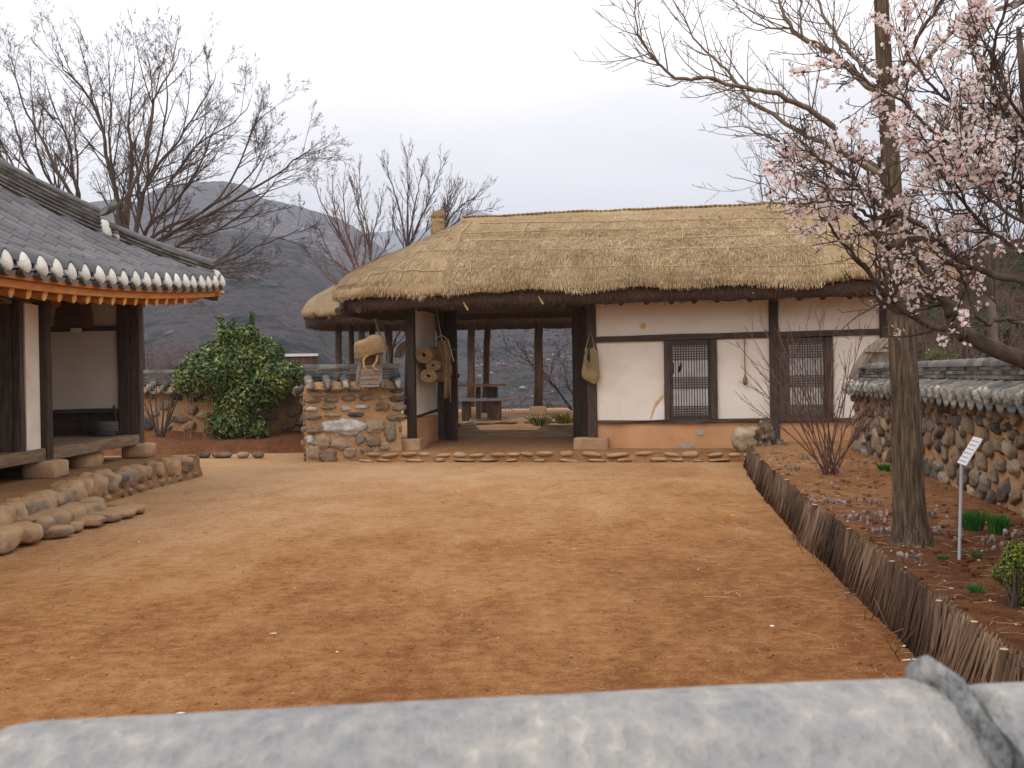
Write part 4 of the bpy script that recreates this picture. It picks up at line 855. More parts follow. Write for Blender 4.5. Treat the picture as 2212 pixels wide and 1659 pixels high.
    while x < L_:
        x2 = x + .3; rings = []
        for xx, rr in ((x, .088), (min(x2 + .015, L_ + .05), .076)): rings.append([Vector((xx, rr * math.cos(g_), z + zs(min(xx, L_)) + rr * .95 * math.sin(g_))) for g_ in [math.pi * j / 8 for j in range(9)]])
        bb.loft(rings, closed=False, cap=False); bb.add(rings[0], [tuple(range(9))]); bb.add(rings[1], [tuple(range(8, -1, -1))]); x = x2
    bb.build('round_ridge_tiles', M['tile_old'], ct, smooth=True, sharp=40)
    return W_, rz
# the block that fronts the yard beside the gate, stones set as they are there
BL = [(570,815,65,25,1),(760,815,60,20,2),(1215,812,65,25,0),(345,915,75,30,1),(535,905,65,30,2),(710,895,70,30,1),(895,890,75,30,2),(1060,880,40,25,3),(1225,897,85,32,0),
 (330,1005,60,22,4),(505,985,70,25,2),(680,1000,48,28,4),(850,980,80,20,4),(1060,980,70,45,1),(1240,992,65,32,2),(345,1090,72,32,1),(550,1070,80,22,3),(785,1062,80,25,0),(1210,1095,100,35,5),
 (355,1215,85,52,1),(660,1190,195,80,6),(985,1180,95,75,3),(1140,1250,60,100,2),(1250,1210,16,30,2),(310,1330,38,45,4),(430,1340,90,80,3),(625,1370,110,55,3),(830,1320,50,55,2),(960,1340,70,60,5),(500,1505,90,75,1),(350,1450,70,70,3),(720,1450,60,60,3),(900,1440,60,40,1),(1080,1400,50,40,3),(400,845,90,30,3)]
pB0 = Vector((*G(664, 999).to_2d(), 0)); pB1 = hl(-.1, -.35, 0)
bth = .55; bd = (pB1 - pB0).normalized(); bn = Vector((-bd.y, bd.x, 0)); 
def blockstones(bb, yf):
    for cx, cy, rx, ry, tn in BL:
        px, py = 604.9 + cx / 4.8, 674 + cy / 4.8; d = ray(px, py); o = Vector((0, 0, EYE)); k = (pB0 - o).dot(bn) / d.dot(bn); p = o + d * k; x = (p - pB0).dot(bd); s_ = k / F / 4.8
        rr = {0: .0, 1: .35, 2: .55, 3: .95, 4: .8, 5: .3, 6: .8}[tn]
        bb.rock((x, yf - .0, p.z), (rx * s_, .055 if tn != 6 else .07, ry * s_), m=2 if tn in (4, 6) else 1, r=rr, tilt=.0, am=.26, nu=22, nv=14, fq=1.8)
def blk():
    o = pB0 + bn * (bth / 2); return tiled_wall('stone_wall', 'short clay wall block of rounded stones with a tiled cap beside the open gate', o, o + (pB1 - pB0), bth, 1.37, 0, M['stone'], 10, hand=blockstones, ex=.14, capz=.13, sp=.33, lay=4, lh=.052, tr=1.35)
wb, rzb = blk(); [c for c in wb.children if c.name.startswith('masonry')][0].data.materials.append(M['stone_lt'])
pA = Vector((-9.2, 24.6, .1)); pBk = Vector((-4.0, 24.2, .1))
tiled_wall('stone_wall', 'long shaded clay and stone wall with a tiled cap behind the green bush', pA, pBk, .5, 1.22, 0, M['stone'], 90, big=1.5, ex=.16, capz=.13, sp=.3, lay=5, lh=.05, tr=1.2)
pC = Vector((-3.75, 24.2, .1)); q0_ = pB0 + bn * .5 + Vector((.12, 0, 0))
tiled_wall('stone_wall', 'shaded return of clay and stone wall between the bush and the gate wall block', Vector((-4.02, 24.4, .1)), Vector((pB0.x + .05, pB0.y + .6, 0)), .45, 1.24, 0, M['stone'], 60, big=1.4, ex=.14, capz=.13, sp=.3, lay=4, lh=.05, tr=1.2)
# right wall, running from the gatehouse towards the camera
pr0 = Vector((5.45, 16.7, .25)); pr1 = Vector((5.0, 12.6, .25)); pr2 = Vector((3.35, 2.2, .25))
def rwall(a, c, lab, n_): return tiled_wall('stone_wall', lab, a, c, .5, .97, 0, M['stone'], n_, tall=0, big=1.05, ex=.15, capz=.10, lay=5, lh=.045, sp=.31, tr=1.15)
rwall(pr0, pr1, 'far stretch of the right stone wall behind the leaning tree trunk', 150); rwall(pr1 + Vector((0, 0, 0)), pr2, 'near stretch of the right stone wall with white plugged cap tiles', 390)
# arched timber gable where the right wall meets the gatehouse
ga = thing('wall_gable', 'arched weathered timber gable closing the end of the right wall', 'gable', Vector((5.5, 16.85, .3)))
bb = MB(); arcp = [(1833, 817), (1843, 795), (1857, 770), (1875, 748), (1893, 735), (1910, 729), (1930, 733), (1950, 745), (1968, 766), (1982, 792), (1992, 815)]
inn = [(1852, 822), (1860, 803), (1872, 783), (1886, 765), (1899, 754), (1911, 749), (1927, 753), (1943, 765), (1957, 783), (1970, 803), (1978, 822)]
GO = Vector((5.5, 16.85, .3)); rings = []
for a_, c_ in zip(arcp, inn): rings.append([V(*a_, 16.85) - GO, V(*a_, 16.85) - GO + Vector((0, .05, 0)), V(*c_, 16.85) - GO + Vector((0, .05, 0)), V(*c_, 16.85) - GO])
bb.loft(rings); bb.build('barge_board', M['wood_grey'], ga)
bb = MB(); ctr = V(1915, 812, 16.9) - GO; bb.add([ctr] + [V(*a_, 16.9) - GO for a_ in inn], [(0, i, i + 1) for i in range(1, len(inn))]); bb.add([q_ + Vector((0, .06, 0)) for q_ in [ctr] + [V(*a_, 16.9) - GO for a_ in inn]], [(0, i + 1, i) for i in range(1, len(inn))]); bb.build('gable_panel', M['wood_grey'], ga)
bb = MB()
for k in range(26): p = V(rnd(1862, 1965), rnd(790, 818), 16.82) - GO; bb.rock(p, (rnd(.04, .09), .05, rnd(.015, .03)), am=.2)
bb.build('stacked_tile_ends', M['tile_old'], ga)
bb = MB(); a_ = V(1849, 818, 16.82) - GO; c_ = V(1852, 915, 16.82) - GO; bb.timber(a_, c_, .07, .05, 5, .004, upd=(0, 1, 0)); bb.build('end_post', M['wood_grey'], ga)
bb = MB(); bb.timber(V(1868, 757, 16.82) - GO, V(1958, 757, 16.82) - GO, .03, .05, 4, .003); bb.build('tie_bar', M['wood_grey'], ga)
bb = MB(); bb.loft([[q_ + Vector((.42 * dy, dy, 0)) for q_ in [V(*a_, 16.9) - GO for a_ in arcp]] for dy in (0, .5, .9)], closed=False, cap=False); bb.build('gable_roof', M['wood_grey'], ga)

# ---------------------------------------------------------------- garden bed behind the twig fence
def bz(x, y): return .295 + .03 * ns(x * 1.3, y * 1.3) + .014 * ns(x * 6, y * 6) + .008 * ns(x * 17, y * 17)
bb = MB()
def bedp(a, c):
    y = lerp(2.0, 18.7, c); x0 = interp(FEN, y) + .04; x1 = 5.9 + max(0, 0) ; x = lerp(x0, x1, a); return Vector((x, y, bz(x, y)))
bb.grid(bedp, 90, 330); bb.grid(lambda a, c: (lambda y: Vector((interp(FEN, y) + .04 - .03 * (1 - c), y, lerp(-.03, bz(interp(FEN, y) + .04, y), c))))(lerp(18.7, 2.0, a)), 80, 2)
tag(bb.build('garden_bed', M['bed'], smooth=True), 'raised bed of rough reddish soil between the twig fence and the right wall', 'garden bed', kind='structure')
for nm, y0_, y1_ in (('left_border', 21.8, 24.3),):
    bb = MB(); bb.grid(lambda a, c: (lambda x, y: Vector((x, y, .13 * ss(0, .08, c) + gz(x, y) + .02 * ns(x * 2, y * 2) + .012 * ns(x * 8, y * 8))))(lerp(-9.5, -3.9, a), lerp(y0_, y1_, c)), 70, 40)
    tag(bb.build('planting_border', M['border'], smooth=True), 'low soil border under the green bush along the far left wall', 'garden bed', kind='structure')
FL = thing('twig_fence', 'low fence of upright brown twigs edging the garden bed', 'fence', (2.03, 4.4, 0)); FO = Vector((2.03, 4.4, 0))
bb = MB(); n_ = 0; y = 2.4
while y < 17.6:
    x = interp(FEN, y); dn = 1 if y > 10 else 1
    for k in range(3 if y < 11 else 2):
        sh = .13 * ns(y * .75, 4) + .09 * ns(y * 2.1, 1); ht = .325 + .02 * ns(y * 1.7, 3) + rnd(-.03, .02); r_ = rnd(.0035, .0075); out_ = .05 + .05 * max(0, ns(y * .9, 8))
        p = Vector((x - out_ - rnd(0, .06), y + sh + rnd(-.02, .02), -.01)); q_ = Vector((x + rnd(-.025, .03), y + rnd(-.03, .03), ht)); m_ = p.lerp(q_, .5) + Vector((rnd(-.008, .008), rnd(-.008, .008), 0))
        bb.tube([p - FO, m_ - FO, q_ - FO], [r_, r_ * .95, r_ * .8], 5, r=max(0, min(1, .33 + .8 * ns(y * .9, 7) + rnd(-.28, .28))))
    y += .0105 if y < 11 else .016
for k in range(70):
    y = rnd(3, 10); x = interp(FEN, y); p = Vector((x - .12 - rnd(0, .1), y, rnd(0, .05))); d = Vector((rnd(-.2, .2), rnd(-1, 1), rnd(0, .5))).normalized() * rnd(.08, .25); bb.tube([p - FO, p + d - FO], [.003, .002], 4)
bb.build('upright_twigs', M['stick'], FL, smooth=True)
bb = MB(); bb.tube([Vector((interp(FEN, y) + .02, y, .30)) - FO for y in [2.4 + .3 * i for i in range(50)]], .012, 5); bb.tube([Vector((interp(FEN, y) + .015, y, .12)) - FO for y in [2.4 + .3 * i for i in range(50)]], .012, 5); bb.build('binding_rail', M['stick'], FL)
for y in (3.2, 4.55, 4.95, 5.5, 6.6, 7.9, 9.4, 11.4, 12.6, 14.2, 15.6, 16.9, 17.3):
    x = interp(FEN, y) - .05; r_ = .02 if y < 8 else .03; h_ = .355 + rnd(-.02, .03); bb = MB(); a_ = Vector((x - .02, y, -.02)) - FO; c_ = Vector((x + .02, y + rnd(-.03, .03), h_)) - FO
    bb.tube([a_, a_.lerp(c_, .5), c_], [r_, r_ * .95, r_ * .9], 9, jit=.08); o = bb.build('stake', M['pole'], FL, smooth=True, sharp=40)
    e = MB(); e.tube([c_ + Vector((0, 0, .0005)), c_ + Vector((0, 0, .003))], r_ * .85, 9); e.build('cut_end', M['rope'], o)

# ---------------------------------------------------------------- growing things
def grow(b, p, d, L_, r, lv, C, skip=0):
    n_ = C['seg'][lv]; pts = [p.copy()]; rad = [r]; rt_ = max(C['rmin'], r * C['tip']); cur = p.copy(); d = d.normalized()
    for i in range(n_):
        d = (d + Vector((rnd(-1, 1), rnd(-1, 1), rnd(-1, 1))) * C['wob'] + Vector((0, 0, C['up'][lv]))).normalized(); cur = cur + d * (L_ / n_); pts.append(cur.copy()); rad.append(lerp(r, rt_, (i + 1) / n_))
    b.tube(pts, rad, C['side'][lv], cap=False)
    if C.get('tips') is not None and lv >= C['bl']: C['tips'].append((pts, lv))
    if lv + 1 < len(C['n']): kids(b, pts, rad, lv + 1, C, L_)
def kids(b, pts, rad, lv, C, L_, t0=.22, nn=None):
    for k in range(nn or C['n'][lv]):
        t = rnd(t0, .98); i = min(int(t * (len(pts) - 1)), len(pts) - 2); f = t * (len(pts) - 1) - i; q = pts[i].lerp(pts[i + 1], f); t_ = (pts[i + 1] - pts[i]).normalized()
        ax = t_.orthogonal().normalized(); ax.rotate(Matrix.Rotation(rnd(0, 6.28), 3, t_)); d = t_.copy(); d.rotate(Matrix.Rotation(R(rnd(*C['ang'])), 3, ax))
        grow(b, q, d, L_ * C['ratio'][lv] * rnd(.6, 1.15) * (1.15 - .6 * t), max(C['rmin'], min(lerp(rad[i], rad[i + 1], f) * .6, C['rmax'][lv])), lv, C)
def smooth_line(c, m_=5):
    out_ = []
    for i in range(len(c) - 1):
        a, b_, c_, d_ = c[max(i - 1, 0)], c[i], c[i + 1], c[min(i + 2, len(c) - 1)]
        for k in range(m_):
            t = k / m_; out_.append(.5 * ((2 * b_) + (c_ - a) * t + (2 * a - 5 * b_ + 4 * c_ - d_) * t * t + (3 * b_ - a - 3 * c_ + d_) * t ** 3))
    out_.append(c[-1].copy()); return out_
def limb(b, px, Y0, Y1, r0_, r1_, C=None, nn=0, m_=5, side=8, L_=None, wig=.0, t0=.15):
    c = [V(x, y, lerp(Y0, Y1, i / (len(px) - 1))) for i, (x, y) in enumerate(px)]; pts = smooth_line(c, m_); n_ = len(pts)
    if wig: pts = [p + Vector((ns(i * .7, Y0) * wig, ns(i * .6, 3) * wig, ns(i * .8, 9, Y0) * wig)) for i, p in enumerate(pts)]
    rad = [lerp(r0_, r1_, (i / (n_ - 1)) ** .8) for i in range(n_)]; b.tube(pts, rad, side, jit=.04)
    if C: kids(b, pts, rad, 0, C, L_ or sum((pts[i + 1] - pts[i]).length for i in range(n_ - 1)), t0, nn)
    if C and C.get('tips') is not None and C.get('limbtips'): C['tips'].append((pts[len(pts) // 3:], 0))
    return pts, rad
def tree_thing(name, label, base, group=None): return thing(name, label, 'tree', base, 0, group)
def rel(b, o):
    o = Vector(o); b.v = [Vector(q_) - o for q_ in b.v]; return b

# ginkgo: trunk and bare limbs with long straight shoots
gb = Vector(G(1970, 1172, .3)); GT = tree_thing('ginkgo_tree', 'leaning bare tree with a thick mossy trunk in the garden bed', gb)
b = MB(); tp = [(1972, 1185), (1970, 1160), (1963, 1050), (1958, 900), (1950, 760), (1944, 656), (1937, 598), (1928, 478), (1924, 359), (1916, 239), (1909, 120), (1904, 0), (1900, -160), (1897, -330)]
YG = gb.y; pts = smooth_line([V(x, y, YG) for x, y in tp], 6); n_ = len(pts)
def trr(z): return interp([(.25, .165), (.31, .135), (.40, .116), (.6, .104), (1.2, .092), (2.0, .084), (2.6, .070), (3.2, .056), (4.1, .046), (5.2, .02)], z)
rings = []
for i, p in enumerate(pts):
    r_ = trr(p.z); rings.append([p + Vector((math.cos(a), math.sin(a), 0)) * r_ * (1 + .07 * ns(math.cos(a) * 3, math.sin(a) * 3, p.z * .7) + .05 * math.sin(a * 9 + 2 * ns(p.z, 1)) + (.12 * max(0, math.sin(a * 3 + 1)) if p.z < .4 else 0)) for a in [2 * math.pi * j / 36 for j in range(36)]])
b.loft(rings); rel(b, gb).build('trunk', M['bark'], GT, smooth=True)
CG = dict(seg=[7, 5, 3], wob=.09, up=[.10, .06, .02], side=[5, 4, 3], n=[1, 5, 5], ang=(28, 62), ratio=[.34, .36, .14], rmax=[.0052, .0026, .0018], rmin=.0013, tip=.3)
z2 = lambda pts_: [(1330.7 + x / 2.5097 * 1.1573 * .8641, y / 2.5097) for x, y in pts_]
z2 = lambda pts_: [(1330.7 + x / 2.5097, y / 2.5097) for x, y in pts_]
for px, Ya, Yb, ra, rb, nn in (
    ([(1500, 1060), (1440, 960), (1230, 820), (1170, 690), (1040, 590), (900, 525), (780, 490), (640, 460), (480, 425), (350, 432), (240, 360), (150, 250), (110, 100), (110, -60)], 0, -1.2, .034, .004, 30),
    ([(1500, 1080), (1400, 900), (1180, 800), (1000, 720), (850, 620), (700, 520), (600, 380), (450, 240), (340, 60), (290, -60)], 0, .8, .032, .004, 28),
    ([(1450, 520), (1330, 430), (1200, 310), (1100, 250), (1000, 200), (950, 150), (900, 60), (860, -80)], 0, .4, .038, .012, 16),
    ([(990, 195), (940, 155), (820, 150), (720, 100), (650, 20), (610, -60)], .3, .9, .012, .004, 12),
    ([(1430, 430), (1350, 370), (1270, 280), (1180, 170), (1110, 50), (1070, -80)], 0, 1.0, .024, .012, 14),
    ([(1500, 520), (1620, 380), (1750, 250), (1860, 150), (1960, 60), (2080, 50), (2250, -20)], 0, .8, .028, .012, 18),
    ([(1490, 470), (1560, 330), (1640, 200), (1720, 80), (1800, -60)], 0, -.5, .024, .012, 14),
    ([(1500, 1100), (1300, 1010), (1150, 900), (1000, 830), (860, 760), (720, 700), (560, 690)], 0, -.9, .018, .003, 18),
    ([(1500, 1180), (1330, 1090), (1150, 1060), (960, 1090), (800, 1000), (600, 950)], 0, .9, .014, .003, 16),
    ([(1005, 200), (1000, 100), (1003, -60)], .2, .2, .012, .009, 5)):
    b = MB(); bp = [GT.location.y + Ya, GT.location.y + Yb]; limb(b, z2(px), bp[0], bp[1], ra * .85, rb * .7, CG, int(nn * .95), 4, 8, L_=1.9, wig=.02)
    rel(b, gb).build('limb', M['limbbark'], GT, smooth=True)

# plum in blossom, trunk just outside the view on the right
pb = Vector((3.35, 5.9, .3)); PT = tree_thing('blossoming_plum_tree', 'plum tree with pale pink blossom reaching in front of the leaning trunk', pb)
CP = dict(seg=[8, 5, 4], wob=.22, up=[.05, .03, .02], side=[5, 4, 3], n=[1, 4, 3], ang=(30, 75), ratio=[.30, .45, .40], rmax=[.009, .004, .0026], rmin=.0022, tip=.35, tips=[], bl=0)
z8 = lambda pts_: [(1641.8 + x / 3.879, 328.4 + y / 3.879) for x, y in pts_]
z10 = lambda pts_: [(1901 + x / 5.333, 483.9 + y / 5.333) for x, y in pts_]
wood = MB()
mid, _ = limb(wood, [(2420, 900), (2330, 830), (2212, 778), (2150, 755), (2110, 735), (2092, 722)], 5.9, 6.2, .055, .040, None, 0, 5, 12)
LB = [
 (z10([(980, 1290), (900, 1230), (830, 1180), (700, 1210), (560, 1170), (440, 1100), (330, 1010), (210, 940), (120, 880), (0, 770)]) + [(1880, 590), (1868, 572), (1845, 556), (1833, 535)], 6.15, 5.9, .026, .006, 12),
 (z10([(980, 1300), (880, 1200), (820, 1080), (780, 950), (720, 840), (640, 720), (560, 560), (480, 430), (400, 300), (340, 180), (300, 60)]) + [(1950, 480), (1940, 440), (1915, 400), (1900, 340)], 6.2, 6.6, .045, .016, 26),
 ([(2240, 640), (2212, 612)] + z8([(1900, 1010), (1660, 900), (1560, 800), (1400, 650), (1150, 500), (1000, 440), (850, 300), (740, 200), (600, 100), (480, 40)]) + [(1740, 320), (1725, 296)], 5.6, 5.9, .034, .006, 46),
 (z8([(1500, 760), (1300, 730), (1100, 800), (960, 680), (800, 530), (700, 470), (600, 360), (560, 300), (470, 210), (350, 120), (220, 60)]) , 5.7, 6.1, .022, .004, 40),
 ([(2300, 560), (2250, 500)] + z8([(2212, 560), (2150, 350), (2050, 200), (1950, 150), (1800, 190), (1600, 200), (1450, 180)]), 5.6, 6.6, .034, .008, 30),
 ([(2260, 700)] + z8([(2212, 1450), (2080, 1400), (1960, 1420), (1900, 1440), (1800, 1330), (1740, 1180), (1690, 1050), (1650, 950)]), 5.7, 5.5, .02, .012, 8),
 ([(2330, 560), (2280, 480), (2240, 380), (2200, 280), (2150, 200), (2110, 130), (2090, 60), (2100, -20)], 5.6, 6.2, .045, .012, 52),
 ([(2225, 330), (2180, 300), (2130, 250), (2060, 225), (2000, 170), (1960, 110), (1940, 60)], 5.7, 6.0, .02, .006, 36),
 ([(2300, 480), (2240, 420), (2170, 380), (2110, 330), (2050, 310), (1990, 260), (1950, 220), (1880, 180), (1830, 150), (1790, 130)], 5.9, 5.5, .026, .005, 56),
 ([(2250, 560), (2180, 530), (2110, 470), (2050, 400), (2010, 330), (1985, 270)], 5.5, 5.3, .02, .006, 34),
 (z8([(1150, 520), (1000, 560), (860, 500), (750, 430), (600, 400), (480, 420), (280, 430), (130, 440)]), 5.8, 5.5, .014, .003, 14),
 (z8([(1400, 1420), (1280, 1380), (1100, 1250), (900, 1000), (800, 880), (640, 700), (560, 570), (470, 520), (460, 430)]), 6.1, 5.6, .02, .004, 16),
 ([(2212, 260), (2160, 180), (2150, 90), (2180, 0)], 5.6, 5.4, .016, .008, 26),
 ([(2212, 480), (2160, 450), (2120, 410), (2090, 350), (2090, 280), (2110, 200)], 5.4, 5.4, .016, .006, 30)]
for px, Ya, Yb, ra, rb, nn in LB: limb(wood, px, Ya, Yb, ra * (.62 if px[0][0] > 2200 else .85), rb * .8, CP, int(nn * .85), 4, 8, L_=1.25, wig=.015)
base = [V(2560, 1500, 5.9), V(2500, 1150, 5.9), V(2450, 980, 5.9), V(2400, 880, 5.9), V(2330, 560, 5.7), V(2280, 440, 5.6)]
pb2 = Vector((base[0].x, base[0].y, .28)); PT.location = pb2
tk = MB(); tp_ = smooth_line([Vector((pb2.x, pb2.y, .25))] + base[1:] + [V(2250, 330, 5.6), V(2215, 200, 5.7), V(2200, 60, 5.8)]); tk.tube(tp_, [interp([(0, .125), (.12, .10), (.5, .08), (.62, .05), (1, .012)], i / (len(tp_) - 1)) for i in range(len(tp_))], 14, jit=.05)
rel(tk, pb2).build('trunk', M['bark_plum'], PT, smooth=True); rel(wood, pb2).build('branches', M['bark_plum'], PT, smooth=True)
fl = MB(); bu = MB()
def blossom(b, c, s_, nrm_):
    nrm_.normalize(); a = nrm_.orthogonal().normalized(); a.rotate(Matrix.Rotation(rnd(0, 6), 3, nrm_)); q_ = rnd(.1, .9)
    for k in range(5):
        d = a.copy(); d.rotate(Matrix.Rotation(k * 1.2566, 3, nrm_)); e_ = nrm_.cross(d); r2 = max(0, min(1, q_ + rnd(-.2, .2)))
        b.add([c, c + d * s_ * .55 + e_ * s_ * .38 + nrm_ * s_ * .18, c + d * s_ + e_ * s_ * .12 + nrm_ * s_ * .34, c + d * s_ - e_ * s_ * .12 + nrm_ * s_ * .34, c + d * s_ * .55 - e_ * s_ * .38 + nrm_ * s_ * .18], [(0, 1, 2, 3, 4)], r=r2)
cnt = 0
def px_of(p): q_ = p - Vector((0, 0, EYE)); k = q_.dot(fw); return CX + F * q_.dot(rt) / k, CY - F * q_.dot(upv) / k
random.shuffle(CP['tips'])
for pts_, lv in CP['tips']:
    n_c = {0: 3, 1: 3, 2: 1}[lv]
    for k in range(n_c):
        i = random.randrange(1, len(pts_)); p = pts_[i].lerp(pts_[i - 1], random.random()); dens = .19 + 1.3 * ns(p.x * 3, p.z * 3, p.y * 3)
        if random.random() > dens + .05: continue
        for j in range(random.choice((1, 2, 2, 3, 4))):
            c = p + Vector((rnd(-1, 1), rnd(-1, 1), rnd(-1, 1))) * .024
            blossom(fl, c, rnd(.010, .014), Vector((rnd(-1, 1), rnd(-1.4, .6), rnd(-.8, 1))))
        for j in range(random.choice((0, 1, 2))):
            c = p + Vector((rnd(-1, 1), rnd(-1, 1), rnd(-1, 1))) * .022; s_ = rnd(.003, .0058); bu.add([c + Vector(v_) * s_ for v_ in ((1, 0, 0), (-1, 0, 0), (0, 1, 0), (0, -1, 0), (0, 0, 1.2), (0, 0, -1.2))], [(0, 2, 4), (2, 1, 4), (1, 3, 4), (3, 0, 4), (2, 0, 5), (1, 2, 5), (3, 1, 5), (0, 3, 5)])
print('blossoms', len(fl.f) // 5)
rel(fl, pb2).build('blossom', M['petal'], PT); rel(bu, pb2).build('flower_buds', M['bud'], PT)

# the spreading bare tree behind the tiled house, and its neighbour
CZ = dict(seg=[7, 5, 4, 3], wob=.10, up=[.05, .05, .02, 0], side=[5, 4, 3, 3], n=[1, 6, 6, 5], ang=(18, 50), ratio=[.36, .48, .42, .38], rmax=[.022, .009, .0045, .003], rmin=.0024, tip=.3)
def zelk(name, label, base_px, limbs, Y0, r0_, group, m='twig', nn=9, fork=None, shr=0):
    o = V(*base_px, Y0); o = Vector((o.x, Y0, gz(o.x, Y0))); T = tree_thing(name, label, o, group)
    b = MB(); 
    if fork: f_ = V(*fork, Y0); b.tube([Vector((o.x, o.y, o.z - .1)), o.lerp(f_, .5) + Vector((.05, 0, 0)), f_], [r0_ * 1.25, r0_ * 1.05, r0_], 12, jit=.05); rel(b, o).build('trunk', M[m], T, smooth=True)
    for px, dy, ra in limbs:
        if shr: px = px[:-1] + [(lerp(px[-2][0], px[-1][0], shr), lerp(px[-2][1], px[-1][1], shr))]
        b = MB(); pts_, rad_ = limb(b, ([fork] if fork else []) + px, Y0, Y0 + dy, ra * .85, .005, CZ, nn, 4, 6, wig=.06, L_=None, t0=.25); rel(b, o).build('limb', M[m], T, smooth=True)
    return T
zelk('spreading_bare_tree', 'wide spreading leafless tree rising behind the tiled roof', (285, 900), [
  ([(275, 560), (269, 467), (285, 356), (277, 277), (285, 198), (297, 71)], 1, .11), ([(262, 540), (257, 455), (234, 356), (214, 257), (178, 190), (139, 150), (99, 59)], -1.2, .10),
  ([(262, 540), (250, 430), (237, 317), (237, 198), (230, 55)], .8, .10), ([(280, 540), (277, 435), (317, 317), (332, 218), (372, 150), (400, 79)], -.6, .10),
  ([(290, 560), (301, 440), (340, 360), (400, 280), (455, 190), (474, 135)], 1.4, .09), ([(300, 570), (317, 495), (396, 416), (455, 297), (507, 190)], -1.4, .09),
  ([(300, 570), (336, 507), (475, 428), (546, 277), (625, 206)], .6, .09), ([(300, 580), (356, 515), (534, 416), (633, 348), (705, 305)], -.8, .09),
  ([(300, 590), (396, 523), (495, 483), (594, 396), (689, 368)], 1.6, .08), ([(310, 600), (400, 590), (455, 578), (554, 534), (633, 503), (669, 471)], .2, .06),
  ([(310, 610), (400, 600), (475, 582), (540, 572), (594, 552)], -1.0, .045), ([(300, 560), (340, 440), (420, 320), (520, 250), (560, 180)], 2.2, .07), ([(320, 540), (420, 470), (540, 380), (600, 260)], -2, .07),
  ([(290, 560), (310, 420), (350, 300), (360, 180), (350, 90)], 2.0, .08)], 26.5, .24, 'bare trees behind the walls', nn=13, fork=(287, 650), shr=.62)
zelk('spreading_bare_tree', 'leafless tree at the far left edge above the tiled roof ridge', (120, 900), [
  ([(170, 440), (158, 376), (150, 317), (110, 220), (95, 150)], .5, .08), ([(166, 460), (130, 380), (87, 297), (50, 230), (32, 150), (20, 119)], -1, .08), ([(140, 460), (111, 396), (80, 330), (71, 257), (64, 170)], 1, .07),
  ([(100, 430), (59, 356), (40, 300), (24, 250), (0, 190)], 0, .06), ([(60, 430), (20, 340), (-20, 260), (-60, 180)], 1.2, .06), ([(160, 460), (168, 340), (160, 250), (190, 170)], -1.5, .06), ([(40, 440), (0, 380), (-10, 300), (10, 210)], -.6, .05)], 28.5, .18, 'bare trees behind the walls', nn=12, fork=(125, 560), shr=.7)
CT = dict(CZ); CZs = CZ
def uptree(name, label, base, fork, tips, Y0, r0_, m, nn=9, ratio=.3):
    global CZ
    CZ = dict(seg=[5, 4, 3], wob=.07, up=[.16, .1, .05], side=[4, 3, 3], n=[1, 5, 3], ang=(18, 42), ratio=[ratio, .38, .3], rmax=[.010, .005, .0035], rmin=.003, tip=.35)
    T = zelk(name, label, base, tips, Y0, r0_, 'bare trees behind the walls', m, nn, fork); CZ = CZs; return T
uptree('young_bare_tree', 'reddish leafless young tree behind the left end of the thatch', (775, 860), (780, 640), [([(766, 576), (740, 520), (700, 450), (677, 390)], .3, .05), ([(766, 576), (735, 500), (720, 440), (718, 378)], -.3, .045), ([(775, 580), (750, 500), (742, 430), (744, 370)], .2, .045), ([(780, 590), (790, 520), (770, 440), (765, 400)], -.5, .04), ([(770, 600), (720, 560), (690, 500), (668, 470)], .5, .035), ([(760, 640), (710, 600), (675, 560), (664, 540)], 0, .03)], 27, .08, 'twig_red', 16)
uptree('young_bare_tree', 'slim leafless young tree between the reddish one and the straw bundle', (801, 860), (800, 600), [([(800, 552), (795, 500), (780, 430), (775, 351)], .2, .045), ([(801, 552), (805, 510), (820, 460), (826, 409)], -.2, .04), ([(800, 560), (790, 510), (772, 470)], .3, .03), ([(802, 570), (830, 540), (846, 500), (850, 440)], .3, .03)], 28, .07, 'twig', 14)
uptree('young_bare_tree', 'tall leafless tree just left of the straw bundle on the thatch', (880, 860), (880, 560), [([(880, 524), (881, 450), (880, 390), (879, 328)], .2, .055), ([(876, 524), (862, 450), (843, 390), (830, 349)], -.3, .045), ([(882, 524), (895, 450), (905, 400), (914, 358)], .3, .045), ([(885, 530), (915, 460), (940, 400), (955, 346)], 0, .045), ([(870, 530), (850, 490), (848, 450)], .4, .03), ([(884, 530), (905, 480), (922, 440), (925, 380)], -.4, .035), ([(886, 540), (930, 490), (965, 450), (985, 410)], .5, .03)], 29, .09, 'twig', 18)
uptree('young_bare_tree', 'leafless tree behind the straw bundle, leaning to the right', (950, 860), (950, 560), [([(955, 500), (965, 440), (975, 382)], .2, .045), ([(958, 500), (990, 450), (1020, 430), (1051, 399)], -.2, .04), ([(958, 510), (1000, 470), (1040, 455), (1065, 450)], .3, .03), ([(955, 500), (980, 440), (1000, 405)], .4, .03), ([(950, 510), (960, 460), (985, 400)], -.5, .03)], 31, .08, 'twig', 20)
# pollarded tree behind the wall block
uptree('pollarded_tree', 'pale barked forked tree behind the wall block with the carrier', (845, 900), (843, 790), [([(838, 760), (815, 700), (795, 660)], .2, .06), ([(845, 760), (832, 710), (820, 660)], -.1, .05), ([(848, 760), (862, 720), (880, 670)], .1, .055), ([(840, 770), (860, 740), (890, 700)], .5, .04)], 23.5, .11, 'pole', 5, .2)
